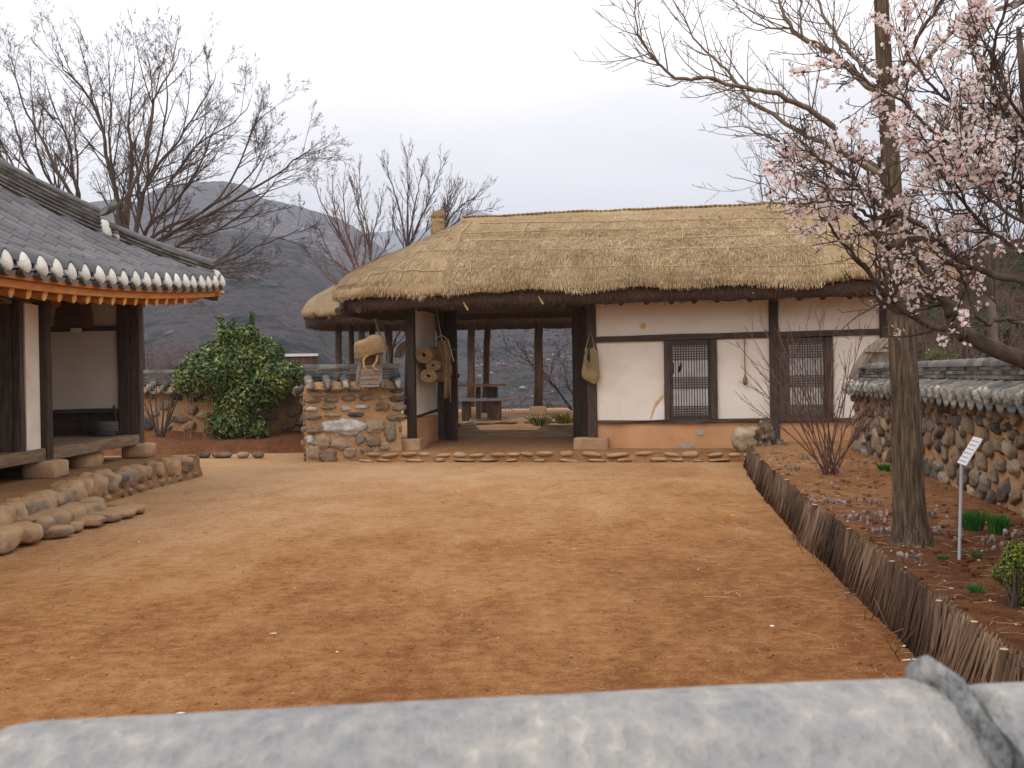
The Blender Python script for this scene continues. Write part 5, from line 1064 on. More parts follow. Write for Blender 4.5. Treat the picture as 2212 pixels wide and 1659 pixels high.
# tangled trees behind the right wall
uptree('thicket_tree', 'dense tangled leafless tree at the right edge behind the blossom', (2150, 860), (2140, 640), [([(2130, 600), (2080, 500), (2040, 420), (2000, 380)], .5, .05), ([(2140, 600), (2130, 480), (2110, 380), (2090, 300)], -.5, .05), ([(2150, 600), (2170, 480), (2190, 380), (2200, 300)], .8, .05), ([(2160, 600), (2210, 500), (2260, 400)], 0, .05), ([(2120, 620), (2060, 560), (2010, 520), (1970, 480)], 0, .04)], 19, .065, 'twig', 26, .42)
uptree('thicket_tree', 'slender leafless tree behind the right wall beside the thatch end', (2085, 860), (2080, 680), [([(2075, 640), (2050, 560), (2040, 500)], .3, .035), ([(2080, 640), (2090, 560), (2080, 480)], -.3, .035), ([(2085, 650), (2120, 580), (2140, 520)], .2, .03)], 21, .04, 'twig', 14, .35)
uptree('leafless_shrub_tree', 'thin leafless tree tips behind the right half of the thatched roof', (1690, 900), (1690, 700), [([(1690, 560), (1670, 430), (1620, 300)], .2, .03), ([(1692, 560), (1700, 440), (1690, 360)], -.3, .03), ([(1690, 560), (1650, 440), (1640, 380)], .3, .025)], 27, .05, 'twig', 8, .25)
# red budded plum seen through the gate
uptree('red_budded_tree', 'red twigged tree seen through the open gate', (1262, 930), (1250, 905), [([(1210, 850), (1170, 800), (1120, 770), (1070, 740), (1040, 700)], .5, .03), ([(1240, 860), (1218, 800), (1225, 740), (1218, 680)], -.4, .025), ([(1215, 860), (1190, 790), (1230, 740), (1260, 720)], .3, .02), ([(1200, 840), (1150, 790), (1130, 740), (1150, 700)], .2, .02), ([(1225, 880), (1180, 880), (1140, 900)], 0, .015)], 31, .05, 'twig', 9, .3)
bb = MB(); o = V(1150, 760, 31)
for i in range(700):
    px, py = rnd(1020, 1262), rnd(690, 890)
    if random.random() > .5 + ns(px * .02, py * .02) * 1.4: continue
    c = V(px, py, 31 + rnd(-.8, .8)); s_ = rnd(.008, .018); d = Vector((rnd(-1, 1), 0, rnd(-1, 1))).normalized() * s_ * 2.5; w = Vector((-d.z, 0, d.x)) * .25; bb.quad(c - d - w, c + d - w, c + d + w, c - d + w)
T = [q_ for q_ in bpy.data.objects if q_.name.startswith('red_budded_tree')][0]; rel(bb, T.location).build('red_buds', M['bud_red'], T)
# reddish haze of twigs beyond the far left wall
for k, (x0, x1, y0, y1, lab) in enumerate(((290, 400, 745, 800, 'reddish budding shrub above the far left wall'), (660, 700, 590, 640, ''))):
    if not lab: continue
    o = V((x0 + x1) / 2, 830, 27); o.z = .2; T = thing('budding_shrub', lab, 'shrub', o); b = MB(); C2 = dict(seg=[5, 4, 3], wob=.16, up=[.08, .05, 0], side=[3, 3, 3], n=[1, 5, 4], ang=(20, 60), ratio=[.5, .45, .5], rmax=[.01, .006, .004], rmin=.004, tip=.4)
    for i in range(34): grow(b, o + Vector((rnd(-.9, .9), rnd(-.3, .3), .1)), Vector((rnd(-.5, .5), rnd(-.2, .2), 1)), rnd(1.2, 2.1), .012, 0, C2)
    rel(b, o).build('stems', M['twig_red'], T); bb = MB()
    for i in range(1500):
        c = o + Vector((rnd(-1.3, 1.3), rnd(-.4, .4), rnd(1.3, 2.35))); s_ = rnd(.006, .014)
        if (c.x - o.x) ** 2 / 2.2 + (c.z - 1.4) ** 2 / 1.1 > 1: continue
        bb.quad(c, c + Vector((s_, 0, s_ * .5)), c + Vector((s_, 0, s_ * 1.5)), c + Vector((0, 0, s_)))
    rel(bb, o).build('red_buds', M['bud_red'], T)

# leafy bushes
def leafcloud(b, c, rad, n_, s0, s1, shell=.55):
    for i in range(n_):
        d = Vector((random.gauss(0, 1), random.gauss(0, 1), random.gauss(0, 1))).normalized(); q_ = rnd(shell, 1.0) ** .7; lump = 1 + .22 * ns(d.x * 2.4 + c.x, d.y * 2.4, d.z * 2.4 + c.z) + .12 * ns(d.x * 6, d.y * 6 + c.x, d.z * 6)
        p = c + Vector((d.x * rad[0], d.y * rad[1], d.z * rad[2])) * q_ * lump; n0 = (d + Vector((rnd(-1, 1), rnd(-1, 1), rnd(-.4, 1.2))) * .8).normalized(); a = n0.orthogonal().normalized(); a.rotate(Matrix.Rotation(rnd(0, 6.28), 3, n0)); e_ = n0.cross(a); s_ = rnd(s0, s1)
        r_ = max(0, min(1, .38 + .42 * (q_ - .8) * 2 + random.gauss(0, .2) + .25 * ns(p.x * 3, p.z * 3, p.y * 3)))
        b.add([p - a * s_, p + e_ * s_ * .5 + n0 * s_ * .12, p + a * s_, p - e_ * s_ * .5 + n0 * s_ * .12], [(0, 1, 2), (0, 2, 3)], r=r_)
YB = 23.3
def bc(px, py, rx, rz, dy=0): 
    p = V(px, py, YB + dy); k = (YB + dy) / F; return p, (rx * k, min(rx, rz) * k * .85, rz * k)
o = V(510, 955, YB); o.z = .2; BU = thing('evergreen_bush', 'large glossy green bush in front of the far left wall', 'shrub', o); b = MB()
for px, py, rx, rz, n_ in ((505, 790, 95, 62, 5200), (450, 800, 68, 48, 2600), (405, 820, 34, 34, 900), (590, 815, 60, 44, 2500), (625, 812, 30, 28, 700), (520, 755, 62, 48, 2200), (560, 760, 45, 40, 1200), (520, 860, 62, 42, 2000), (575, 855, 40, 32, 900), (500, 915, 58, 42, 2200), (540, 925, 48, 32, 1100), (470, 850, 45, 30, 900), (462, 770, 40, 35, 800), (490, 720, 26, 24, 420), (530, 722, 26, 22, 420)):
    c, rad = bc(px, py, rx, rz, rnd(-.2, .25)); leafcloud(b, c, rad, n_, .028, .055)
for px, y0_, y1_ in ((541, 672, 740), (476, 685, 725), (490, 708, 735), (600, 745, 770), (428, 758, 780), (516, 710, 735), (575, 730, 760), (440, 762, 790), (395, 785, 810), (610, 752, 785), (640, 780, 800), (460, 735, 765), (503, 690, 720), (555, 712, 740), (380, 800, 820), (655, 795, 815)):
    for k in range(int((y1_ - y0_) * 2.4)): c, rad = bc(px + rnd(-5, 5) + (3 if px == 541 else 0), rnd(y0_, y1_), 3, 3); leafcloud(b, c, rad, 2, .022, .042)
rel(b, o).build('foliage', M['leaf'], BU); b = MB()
for px in (500, 515, 525, 495): b.tube([V(px, 950, YB), V(px + rnd(-10, 10), 880, YB), V(px + rnd(-40, 40), 800, YB)], [.04, .03, .012], 6)
rel(b, o).build('stem', M['twig'], BU)
o = Vector((*G(2195, 1312, .3).to_2d(), .29)); YS = o.y + .1; GS = thing('golden_shrub', 'small yellow green shrub at the right edge of the garden bed', 'shrub', o); b = MB()
for px, py, rx, rz, n_ in ((2200, 1215, 40, 42, 1500), (2175, 1240, 32, 28, 900), (2210, 1280, 38, 36, 1100), (2235, 1230, 50, 60, 1500), (2195, 1190, 22, 24, 400)):
    p = V(px, py, YS); k = YS / F; leafcloud(b, p, (rx * k, rx * k, rz * k), n_, .006, .013, .35)
rel(b, o).build('foliage', M['leaf_y'], GS); b = MB()
for i in range(7): b.tube([o + Vector((rnd(-.03, .03), 0, 0)), o + Vector((rnd(-.12, .12), rnd(-.05, .1), .2))], [.006, .003], 4)
rel(b, o).build('stem', M['twig'], GS)
# distant evergreens and brush on the hillside to the right
for k, (px, py, Y, rx, rz, lab) in enumerate(((2030, 690, 40, 60, 40, 'dark evergreen tree on the slope under the thatch end'), (2150, 700, 44, 50, 34, 'dark evergreen tree on the slope behind the plum limb'), (2030, 768, 34, 20, 12, 'low bright green shrub just above the right wall tiles'))):
    c = V(px, py, Y); o = Vector((c.x, c.y, c.z - rz * Y / F * 1.2)); T = thing('evergreen_tree' if k < 2 else 'low_shrub', lab, 'tree' if k < 2 else 'shrub', o); b = MB(); kk = Y / F
    for i in range(6): leafcloud(b, c + Vector((rnd(-.6, .6) * rx * kk, rnd(-.5, .5), rnd(-.5, .5) * rz * kk)), (rx * kk * .6, rx * kk * .6, rz * kk * .6), 1500, .06, .13, .3)
    rel(b, o).build('crown', M['pine'] if k < 2 else M['leaf'], T); b = MB(); b.tube([Vector((0, 0, -1)), Vector((0, 0, rz * kk))], [.12, .06], 6); b.build('trunk', M['twig'], T)
b = MB()
for i in range(220):
    px = rnd(1960, 2260); py = rnd(640, 780); Y = rnd(24, 34); p = V(px, py + 30, Y); C2 = dict(seg=[4, 3], wob=.2, up=[.1, 0], side=[3, 3], n=[1, 5], ang=(20, 60), ratio=[.5, .5], rmax=[.01, .006], rmin=.005, tip=.4); grow(b, p, Vector((rnd(-.6, .6), rnd(-.3, .3), 1)), rnd(.5, 1.2), .014, 0, C2)
tag(b.build('brushwood', M['twig']), 'grey brown brushwood on the slope beyond the right wall', 'brush', kind='stuff')

# bare shrub in the garden bed
o = Vector((*G(1794, 1027, .3).to_2d(), .29)); YQ = o.y; T = thing('bare_shrub', 'leafless many stemmed shrub fanning out in front of the right window', 'shrub', o); b = MB()
C3 = dict(seg=[6, 4, 2], wob=.05, up=[.01, .05, 0], side=[4, 3, 3], n=[1, 7, 6], ang=(14, 34), ratio=[.5, .42, .12], rmax=[.008, .005, .003], rmin=.0024, tip=.35)
for px, py in ((1620, 720), (1600, 790), (1640, 690), (1670, 700), (1700, 690), (1740, 700), (1780, 740), (1800, 720), (1840, 740), (1870, 700), (1900, 740), (1940, 780), (1960, 830), (1600, 860), (1690, 760), (1830, 790), (1720, 740), (1770, 690), (1590, 740), (1930, 860)):
    t_ = V(px, py, YQ + rnd(-.5, .6)); p0_ = o + Vector((rnd(-.07, .07), rnd(-.05, .05), 0)); m1 = p0_.lerp(t_, .45) + Vector(((1794 - px) * .0001, 0, .05)); pts_ = smooth_line([p0_, m1, t_], 6); n_ = len(pts_); rad_ = [lerp(.0095, .003, i / (n_ - 1)) for i in range(n_)]; b.tube(pts_, rad_, 5); kids(b, pts_, rad_, 1, C3, 1.1, .3, 7)
rel(b, o).build('stems', mat('purplish_brown_stem', [(.06, .03, .025), (.12, .06, .05), (.17, .10, .085)], 4, w=.5, bump=0), T)
# small leafless plants and canes by the far left wall
o = Vector((*G(345, 952, .15).to_2d(), .13)); o.y = 23.4; o.x = V(345, 952, 23.4).x; T = thing('leafless_plant', 'dark branching leafless plant beside the corner post of the tiled house', 'shrub', o); b = MB()
for px, py in ((300, 850), (320, 830), (350, 840), (375, 850), (395, 830), (340, 800), (310, 880), (380, 900), (365, 870)):
    t_ = V(px, py, 23.4 + rnd(-.3, .3)); pts_ = smooth_line([o, o.lerp(t_, .5) + Vector((rnd(-.08, .08), 0, .05)), t_], 5); n_ = len(pts_); rad_ = [lerp(.03, .006, i / (n_ - 1)) for i in range(n_)]; b.tube(pts_, rad_, 5); kids(b, pts_, rad_, 1, C3, 1.0, .3, 4)
rel(b, o).build('stems', M['twig'], T)
o = V(425, 950, 23.2); o.z = .14; T = thing('dry_canes', 'clump of thin pale dry canes left of the green bush', 'plant', o); b = MB()
for i in range(34):
    px = random.choice((rnd(398, 412), rnd(425, 462), rnd(440, 462))); t_ = V(px + rnd(-8, 8), rnd(822, 880), 23.2); p0_ = V(px + rnd(-3, 6), 948, 23.2); p0_.z = .14; b.tube([p0_, p0_.lerp(t_, .5) + Vector((rnd(-.03, .03), 0, 0)), t_], [.006, .005, .004], 4)
rel(b, o).build('canes', mat('dry_cane', [(.22, .11, .05), (.36, .2, .1)], 3, bump=0, w=.5), T)

# green clumps in the bed
def blades(name, lab, cat, px, py, wpx, hpx, n_, z=.3, m='blade', lean=.35, group=None, wid=.006, Y=None):
    o = G(px, py, z) if Y is None else V(px, py, Y); Y_ = o.y; k = Y_ / F; b = MB()
    for i in range(n_):
        a = rnd(0, 6.28); r_ = math.sqrt(random.random()); c = Vector((math.cos(a) * r_ * wpx * k * .38, math.sin(a) * r_ * wpx * k * .38, 0)); h_ = hpx * k * rnd(.6, 1.08); d = Vector((math.cos(a) * r_ * lean * h_ + rnd(-.1, .1) * h_, math.sin(a) * r_ * lean * h_, h_)); w = Vector((rnd(-1, 1), rnd(-.6, .6), 0)).normalized() * wid
        m1 = c + d * .55 - Vector((d.x, d.y, 0)) * .15; b.quad(c - w * .7, c + w * .7, m1 + w, m1 - w); b.add([m1 - w, m1 + w, c + d], [(0, 1, 2)])
    ob = b.build(name, M[m]); ob.location = o; tag(ob, lab, cat, group); return ob
blades('daffodil_clump', 'clump of upright green leaves nearest the sign post', 'plant', 2103, 1145, 50, 44, 210, group='green clumps of young leaves by the right wall')
blades('daffodil_clump', 'clump of upright green leaves right of the first clump by the wall', 'plant', 2157, 1152, 44, 42, 190, group='green clumps of young leaves by the right wall')
for px, py, w_, h_, lab in ((2108, 1278, 36, 16, 'small dark green grass tuft right of the fence stakes'), (2110, 1203, 26, 10, 'tiny grass tuft just right of the sign post foot'), (2035, 1208, 26, 9, 'sparse grass tuft between the thick trunk and the sign post')): blades('grass_tuft', lab, 'plant', px, py, w_, h_, 90, .3, lean=.9, wid=.003, group='small grass tufts in the bed')
blades('green_seedling', 'little bright green plant behind the thick trunk on the left', 'plant', 1911, 1016, 26, 15, 60, .3, lean=1.0, wid=.012)
blades('potted_grass', 'dark green spiky plant in the centre of the gate opening behind the threshold', 'plant', 1168, 920, 40, 28, 120, Y=23.6, lean=1.3, wid=.01, m='leaf', group='spiky plants behind the threshold')
blades('potted_grass', 'yellowish green spiky plant at the right side of the gate opening', 'plant', 1222, 915, 40, 28, 140, Y=24.2, lean=1.3, wid=.01, m='leaf_y', group='spiky plants behind the threshold')
FU = [(490, 510), (605, 510), (740, 495), (820, 515), (685, 615), (780, 590), (820, 700), (905, 690), (1190, 690), (1160, 585), (1030, 860), (1500, 745), (1590, 790), (590, 420), (300, 300), (355, 320), (260, 255), (400, 250), (830, 645), (1330, 735), (1640, 715), (860, 600)]
desc = ['nearest the fence bend', 'second from the fence bend', 'midway to the trunk', 'just left of the trunk, upper', 'near the fence, lower', 'tallest one left of the trunk', 'largest clump left of the trunk foot', 'small one touching the trunk foot on the left', 'big clump right of the trunk foot', 'behind the trunk on the right', 'alone close to the fence top', 'left one of the row before the golden shrub', 'right one of the row before the golden shrub', 'half way up the bed by the fence', 'beside the far fence stakes', 'close to the far fence stakes, right one', 'at the foot of the dead stump', 'between the stump and the bare shrub', 'lower neighbour of the clump left of the trunk', 'behind the sign post foot', 'at the right edge above the golden shrub', 'pale one beside the white chips']
for (zx, zy), ds in zip(FU, desc):
    px, py = 1590 + zx / 2.742, 898.7 + zy / 2.742; o = G(px, py + 4, .3); b = MB()
    for i in range(random.choice((4, 6, 8))):
        c = Vector((rnd(-.07, .07), rnd(-.06, .06), 0)); h_ = rnd(.015, .055); b.tube([c, c + Vector((rnd(-.01, .01), 0, h_))], [.005, .004], 5)
        b.rock(c + Vector((0, 0, h_)), (rnd(.009, .017), rnd(.009, .016), rnd(.012, .024)), nu=7, nv=5, am=.4)
        for j in range(7): d = Vector((rnd(-1, 1), rnd(-1, 1), rnd(0, 1))).normalized() * rnd(.015, .035); w = Vector((.0018, 0, 0)); e_ = c + Vector((0, 0, h_ * rnd(.2, 1))); b.quad(e_ - w, e_ + w, e_ + d + w * .3, e_ + d - w * .3)
    ob = b.build('fuzzy_flower', M['fuzz'], smooth=False); ob.location = o; tag(ob, 'fuzzy greyish lavender flower clump, ' + ds, 'flower', 'fuzzy lavender flowers in the bed')

# sign post
o = Vector((*G(2072, 1208, .3).to_2d(), .28)); YP = o.y; SG = thing('plant_sign', 'slanted white plant sign on a thin grey metal post in the garden bed', 'sign', o)
b = MB(); t_ = V(2077, 1000, YP) - o; b.tube([Vector((0, 0, 0)), t_], .011, 4); b.build('post', M['metal'], SG)
b = MB(); c0, c1 = V(2070, 1003, YP - .02) - o, V(2106, 946, YP + .02) - o; ax = (c1 - c0) / 2; ay = Vector((.02, .11, .0)); nn_ = ax.cross(ay).normalized(); mid_ = (c0 + c1) / 2 + Vector((.02, 0, 0)); b.obox(mid_, ax, ay, nn_ * .004); b.build('panel', M['white'], SG)
b = MB()
for k in range(6): b.obox(mid_ + ax * (.72 - .3 * k) + nn_ * .0055, ax * .022, ay * .8, nn_ * .001)
for k in range(6): b.obox(mid_ + ax * (.72 - .3 * k) - nn_ * .0055, ax * .022, ay * .8, nn_ * .001)
b.build('printed_lines', M['ink'], SG)

# boulder and dead stump at the corner of the platform
def hpw(px, py, v): u, z = HP(px, py, v); return hl(u, v, z)
c = hpw(1613, 940, -.75); b = MB(); b.rock((0, 0, .215), (.265, .22, .215), pw=2.5, am=.16, nu=28, nv=18, fq=1.1); ob = b.build('boulder', mat('tan_boulder', [(.24, .17, .10), (.36, .28, .18), (.46, .38, .27)], 5, bump=.9, w=.1), smooth=True); ob.location = Vector((c.x, c.y, .15)); tag(ob, 'large rounded tan boulder on the platform by the end of the twig fence', 'boulder')
c = hpw(1655, 985, -1.25); b = MB(); b.rock((0, 0, .19), (.13, .13, .22), am=.55, nu=30, nv=20, fq=2.6, pw=2.6); b.rock((.12, -.02, .07), (.16, .1, .08), am=.6, nu=18, nv=12, fq=3); ob = b.build('stump', mat('rotten_stump', [(.04, .03, .022), (.13, .09, .06), (.3, .22, .15)], 9, bump=1.0, w=0, bsc=25), smooth=True); ob.location = Vector((c.x, c.y, .22)); tag(ob, 'gnarled dead stump beside the boulder at the top of the twig fence', 'stump')
for i, (px, lab) in enumerate(((800 / 1.1573 - 30, 'left one'), (0, ''))): pass
b_lab = ['flat border stone nearest the terrace', 'long border stone, second from the terrace', 'small border stone, third from the terrace', 'rounded border stone farthest from the terrace']
for i, (px, w_) in enumerate(((470, 14), (552 / 1.0 - 0, 16), (512, 22), (645 / 1.0, 14))):
    q_ = [(515, 16), (552, 24), (612, 14), (647, 13)][i]
for (px, py, w_), lab in zip(((513, 1.0, 16), (556, 1.0, 24), (612, 1.0, 13), (648, 1.0, 13)), b_lab):
    pxx = 300 / 1.1573 + (px * 0 + {513: 790, 556: 960, 612: 1160, 648: 1300}[px]) / 3.77 / 1.1573; o = G(pxx, 987, .03); b = MB(); b.rock((0, 0, .05), (w_ * o.y / F, .1, .06), nu=14, nv=9); ob = b.build('border_stone', M['stone'], smooth=True); ob.location = Vector((o.x, o.y, .02)); tag(ob, lab, 'stone', 'stones edging the border under the bush')

# ---------------------------------------------------------------- things hanging at the gate
# rolled straw mats in the passage
def roll(pxc, pyc, rpx, v0, ln, lab, turns=5, fl=1.0, yaw=0):
    u, z = HP(pxc, pyc, v0); rr = rpx * (20.9) / F; o = hl(u, v0, z - rr * fl); T = thing('rolled_mat', lab, 'mat', o, HA + yaw, 'rolled straw mats hung in the gate'); b = MB(); rings = []
    th = rr * .72 / turns
    prof = []; n_ = turns * 22
    for i in range(n_ + 1): a = 2 * math.pi * turns * i / n_; r_ = rr * .28 + (rr * .72) * i / n_; prof.append((r_, a))
    for y_ in (0, .01, ln): rings.append([Vector((r_ * math.cos(a), y_, rr * fl + r_ * fl * math.sin(a))) for r_, a in prof] + [Vector(((r_ - th * .6) * math.cos(a), y_, rr * fl + (r_ - th * .6) * fl * math.sin(a))) for r_, a in reversed(prof)])
    b.loft(rings, cap=False); n2 = len(rings[0]); b.add(rings[0], [(i, i + 1, n2 - 2 - i, n2 - 1 - i) for i in range(n2 // 2 - 1)])
    b.build('roll', M['mat'], T); return T
roll(915, 766, 19, -.02, 1.0, 'topmost and roundest rolled straw mat in the gate', 6)
roll(935, 789, 16, .02, .9, 'middle rolled straw mat of the bundle in the gate', 4, .75)
roll(925, 811, 19, .03, .9, 'lowest, loosely flattened straw mat roll in the gate', 4, .8)
u, z = HP(955, 735, .1); o = hl(u, .1, HP(955, 865, .1)[1]); T = thing('hanging_sacking', 'torn brown sacking hanging on a cord over the rolled mats', 'cloth', o, HA); b = MB(); zt2 = z - o.z
def sk(a, c): w = .10 * (1 - .45 * c) * (1 + .3 * ns(c * 5, 1)); return Vector((lerp(-w, w, a) + .06 * math.sin(c * 3) + .04 * c, .05 * math.sin(a * 7 + c * 2) + .03 * ns(a * 4, c * 6), lerp(zt2, .02 + .25 * abs(ns(a * 6, 2)), c)))
b.grid(sk, 14, 22); b.grid(lambda a, c: sk(a, c) + Vector((0, .025, 0)), 14, 22, flip=True); b.build('sacking', M['sack'], T, smooth=True)
b = MB(); b.tube([Vector((.0, 0, zt2 - .02)), Vector((-.05, -.02, zt2 + .3)), Vector((-.12, 0, zt2 + .75))], .006, 5); b.tube([Vector((-.1, 0, zt2 + .04)), Vector((0, -.04, zt2 + .1)), Vector((.12, 0, zt2)), Vector((.22, 0, zt2 - .4))], .008, 5); b.build('cord', M['rope'], T)
u, z = HP(985, 790, .9); o = hl(u, .9, z - .2); T = thing('hooked_wire', 'thin bent wire hook hanging by the dark gate leaf', 'wire', o, HA); b = MB(); b.tube([Vector((-.12, 0, .0)), Vector((-.1, 0, .5)), Vector((-.02, 0, .52)), Vector((.1, 0, .5))], .004, 4); b.tube([Vector((-.1, -.0, .28)), Vector((-.12, 0, -.5))], .004, 4); b.build('wire', M['metal'], T)
# straw bag on the gate post
u, z = HP(1277, 826, -.14); zt2 = HP(1277, 712, -.14)[1]; zb2 = HP(1277, 754, -.14)[1]; o = hl(u, -.14, z); T = thing('straw_bag', 'woven straw bag hanging on the right gate post', 'bag', o, HA); H_ = zb2 - z; b = MB(); rings = []
for k in range(13):
    t = k / 12; w = .185 * (math.sin(min(1, t * 3.4 + .12) * math.pi / 2) ** .5) * (1 - .42 * t); sk_ = .03 * (.5 - t); rings.append([Vector((w * math.cos(a) - sk_ + .012 * ns(a * 3, k), .075 * (1 - .5 * t) * (math.sin(min(1, t * 3 + .15) * math.pi / 2)) * math.sin(a), H_ * t + .09 * (math.cos(a) * -.4) * (1 - t) + (.03 * math.sin(a * 4) if k == 12 else 0))) for a in [2 * math.pi * j / 24 for j in range(24)]])
b.loft(rings); b.build('bag_body', M['bag'], T, smooth=True, sharp=60)
b = MB()
for i in range(40): a = rnd(-.1, .1); z0_ = H_ * rnd(.45, .95); b.tube([Vector((a, -.085, z0_)), Vector((a + rnd(-.03, .03), -.09, z0_ - rnd(.04, .12)))], .004, 4)
b.build('loose_fibres', M['bag'], T)
b = MB(); b.tube([Vector((-.1, -.03, H_ * .93)), Vector((0, .03, zt2 - z)), Vector((.085, -.03, H_ * .93))], .007, 5); b.build('bag_cord', M['rope'], T)
b = MB(); b.rock((-.03, -.07, H_ * .78), (.025, .03, .11), am=.3); b.build('bag_mouth_shade', M['dark'], T)  # dark lump, paints the shade inside the bag mouth
# long handled ladle hanging between the windows
u, z = HP(1610, 832, -.09); zt2 = HP(1610, 723, -.09)[1]; o = hl(u, -.09, z); T = thing('hanging_mallet', 'slim wooden mallet hanging by a long cord between the two windows', 'tool', o, HA); L2 = zt2 - z; b = MB()
b.loft([[Vector((r_ * math.cos(a), r_ * math.sin(a), q_)) for a in [2 * math.pi * j / 12 for j in range(12)]] for q_, r_ in ((0, .012), (.02, .033), (.06, .043), (.11, .036), (.16, .018), (.2, .011))]); b.build('head', M['bag'], T, smooth=True)
b = MB(); b.tube([Vector((0, 0, .19)), Vector((-.004, 0, L2 * .6)), Vector((0, .03, L2))], .0095, 7); b.build('handle', M['bag'], T, smooth=True); b = MB(); b.tube([Vector((.02, .03, L2)), Vector((.025, .0, L2 - .14)), Vector((.012, 0, L2 - .16)), Vector((0, 0, L2 - .1))], .006, 5); b.build('cord', M['rope'], T)

# wooden back carrier leaning on the wall cap, basket on top of it
def blp(px, py, off=-.12):
    d = ray(px, py); o = Vector((0, 0, EYE)); p0_ = pB0 + bn * off; k = (p0_ - o).dot(bn) / d.dot(bn); return o + d * k
z4 = lambda x, y, off=-.22: blp(604.9 + x / 4.8, 674 + y / 4.8, off)
o = z4(915, 790); CA = thing('back_carrier', 'old wooden back carrier with yellow straw straps leaning on the wall cap', 'carrier', o)
for a_, c_ in (((790, 752), (845, 400)), ((1045, 742), (1052, 350))):
    b = MB(); b.timber(z4(*a_, -.25) - o, z4(*c_, -.12) - o, .05, .045, 8, .004, upd=(0, 1, 0)); b.build('rail', M['wood_grey'], CA, smooth=True, sharp=35)
for y_ in (470, 440): 
    b = MB(); b.timber(z4(815, y_ + 20, -.2) - o, z4(1060, y_ - 60, -.2) - o, .04, .035, 4, .003); b.build('crossbar', M['wood_grey'], CA)
b = MB(); q00, q10, q01, q11 = z4(822, 775, -.25), z4(1028, 770, -.25), z4(845, 560, -.2), z4(1030, 540, -.2)
nW = 26
for k in range(nW):
    t = k / nW; a_ = q00.lerp(q01, t) - o; c_ = q10.lerp(q11, t) - o; b.tube([a_, a_.lerp(c_, .5) + Vector((0, -.02, rnd(-.01, .01))), c_], [.012, .014, .012], 5)
for k in range(26): t = random.random(); a_ = q00.lerp(q10, t) - o + Vector((0, -.01, 0)); b.tube([a_, a_ + Vector((rnd(-.03, .03), -.01, -rnd(.03, .09)))], .003, 4)
b.build('woven_back', mat('woven_rushes', [(.12, .08, .06), (.24, .17, .13), (.34, .26, .2)], 20, w=.6), CA)
b = MB(); qa, qb, qc, qd = [z4(x, y, -.185) - o for x, y in ((850, 560), (1030, 545), (1030, 400), (850, 420))]; b.quad(qa, qb, qc, qd); dk_ = Vector((0, .02, 0)); b.quad(qd + dk_, qc + dk_, qb + dk_, qa + dk_); b.build('carrier_gap_shade', M['straw_old'], CA)  # dark sheet added to paint the shaded opening between the rails
for pl in ([(905, 450), (868, 490), (870, 550), (890, 612)], [(1008, 450), (1000, 510), (965, 565), (1000, 600)]):
    b = MB(); pts_ = smooth_line([z4(x, y, -.28) - o for x, y in pl], 7)
    for i, p in enumerate(pts_): b.rock(p + Vector((.009 * (-1) ** i, 0, 0)), (.016, .015, .016), nu=7, nv=5)
    b.build('strap', M['gold'], CA, smooth=True)
o2 = z4(930, 420, -.1); BK = thing('wicker_basket', 'upturned tan wicker basket hung on top of the carrier', 'basket', o2); b = MB()
out_ = [(785, 405), (778, 330), (800, 255), (870, 228), (940, 222), (1000, 250), (1060, 310), (1105, 345), (1075, 362), (960, 360), (870, 385), (800, 425)]
cz = sum(p_[0] for p_ in out_) / 12, sum(p_[1] for p_ in out_) / 12
# a shallow box-shaped basket lying upside down: rim loop tilted towards the yard, rising to its flat base
rim = [Vector((.30 * math.copysign(abs(math.cos(a)) ** .7, math.cos(a)), .17 * math.copysign(abs(math.sin(a)) ** .7, math.sin(a)), 0)) for a in [2 * math.pi * j / 28 for j in range(28)]]
rings = []
for s_, zz in ((.97, .0), (1, .02), (.97, .12), (.9, .2), (.80, .25), (.55, .275), (.1, .27)): rings.append([Vector((p_.x * s_, p_.y * s_, zz + .02 * math.sin(p_.x * 9))) for p_ in rim])
b.loft(rings, cap=False); b.loft([[q_ * .96 for q_ in rg] for rg in reversed(rings)], cap=False)
Mx = Matrix.Rotation(R(-14), 3, 'Y') @ Matrix.Rotation(R(14), 3, 'X'); b.v = [Mx @ q_ for q_ in b.v]; Mi = Matrix.Rotation(R(-14) * 0 + R(-12), 3, 'Y')
b.build('basket_body', M['basket'], BK, smooth=True, sharp=60); b = MB(); b.tube([Mx @ (q_ * 1.01) for q_ in rim + rim[:1]], .014, 5); b.build('basket_rim', M['basket'], BK, smooth=True); BK.location = o2 + Vector((.03, -.02, .0))
o = z4(1262, 470, .3); T = thing('wicker_coil', 'dark curled wicker coil standing on the wall cap next to the gate post', 'basket', o); b = MB()
for k in range(9): r_ = .10 + .018 * k; b.tube([Vector((.12 + -r_ * math.cos(a), .02 * k * .2, r_ * 1.25 * math.sin(a))) for a in [math.pi * .5 * j / 8 for j in range(9)]], .011, 5)
b.tube([Vector((.14, 0, 0)), Vector((.17, 0, .42))], [.03, .02], 6, jit=.2); b.build('coil_strands', M['pole'], T, smooth=True)

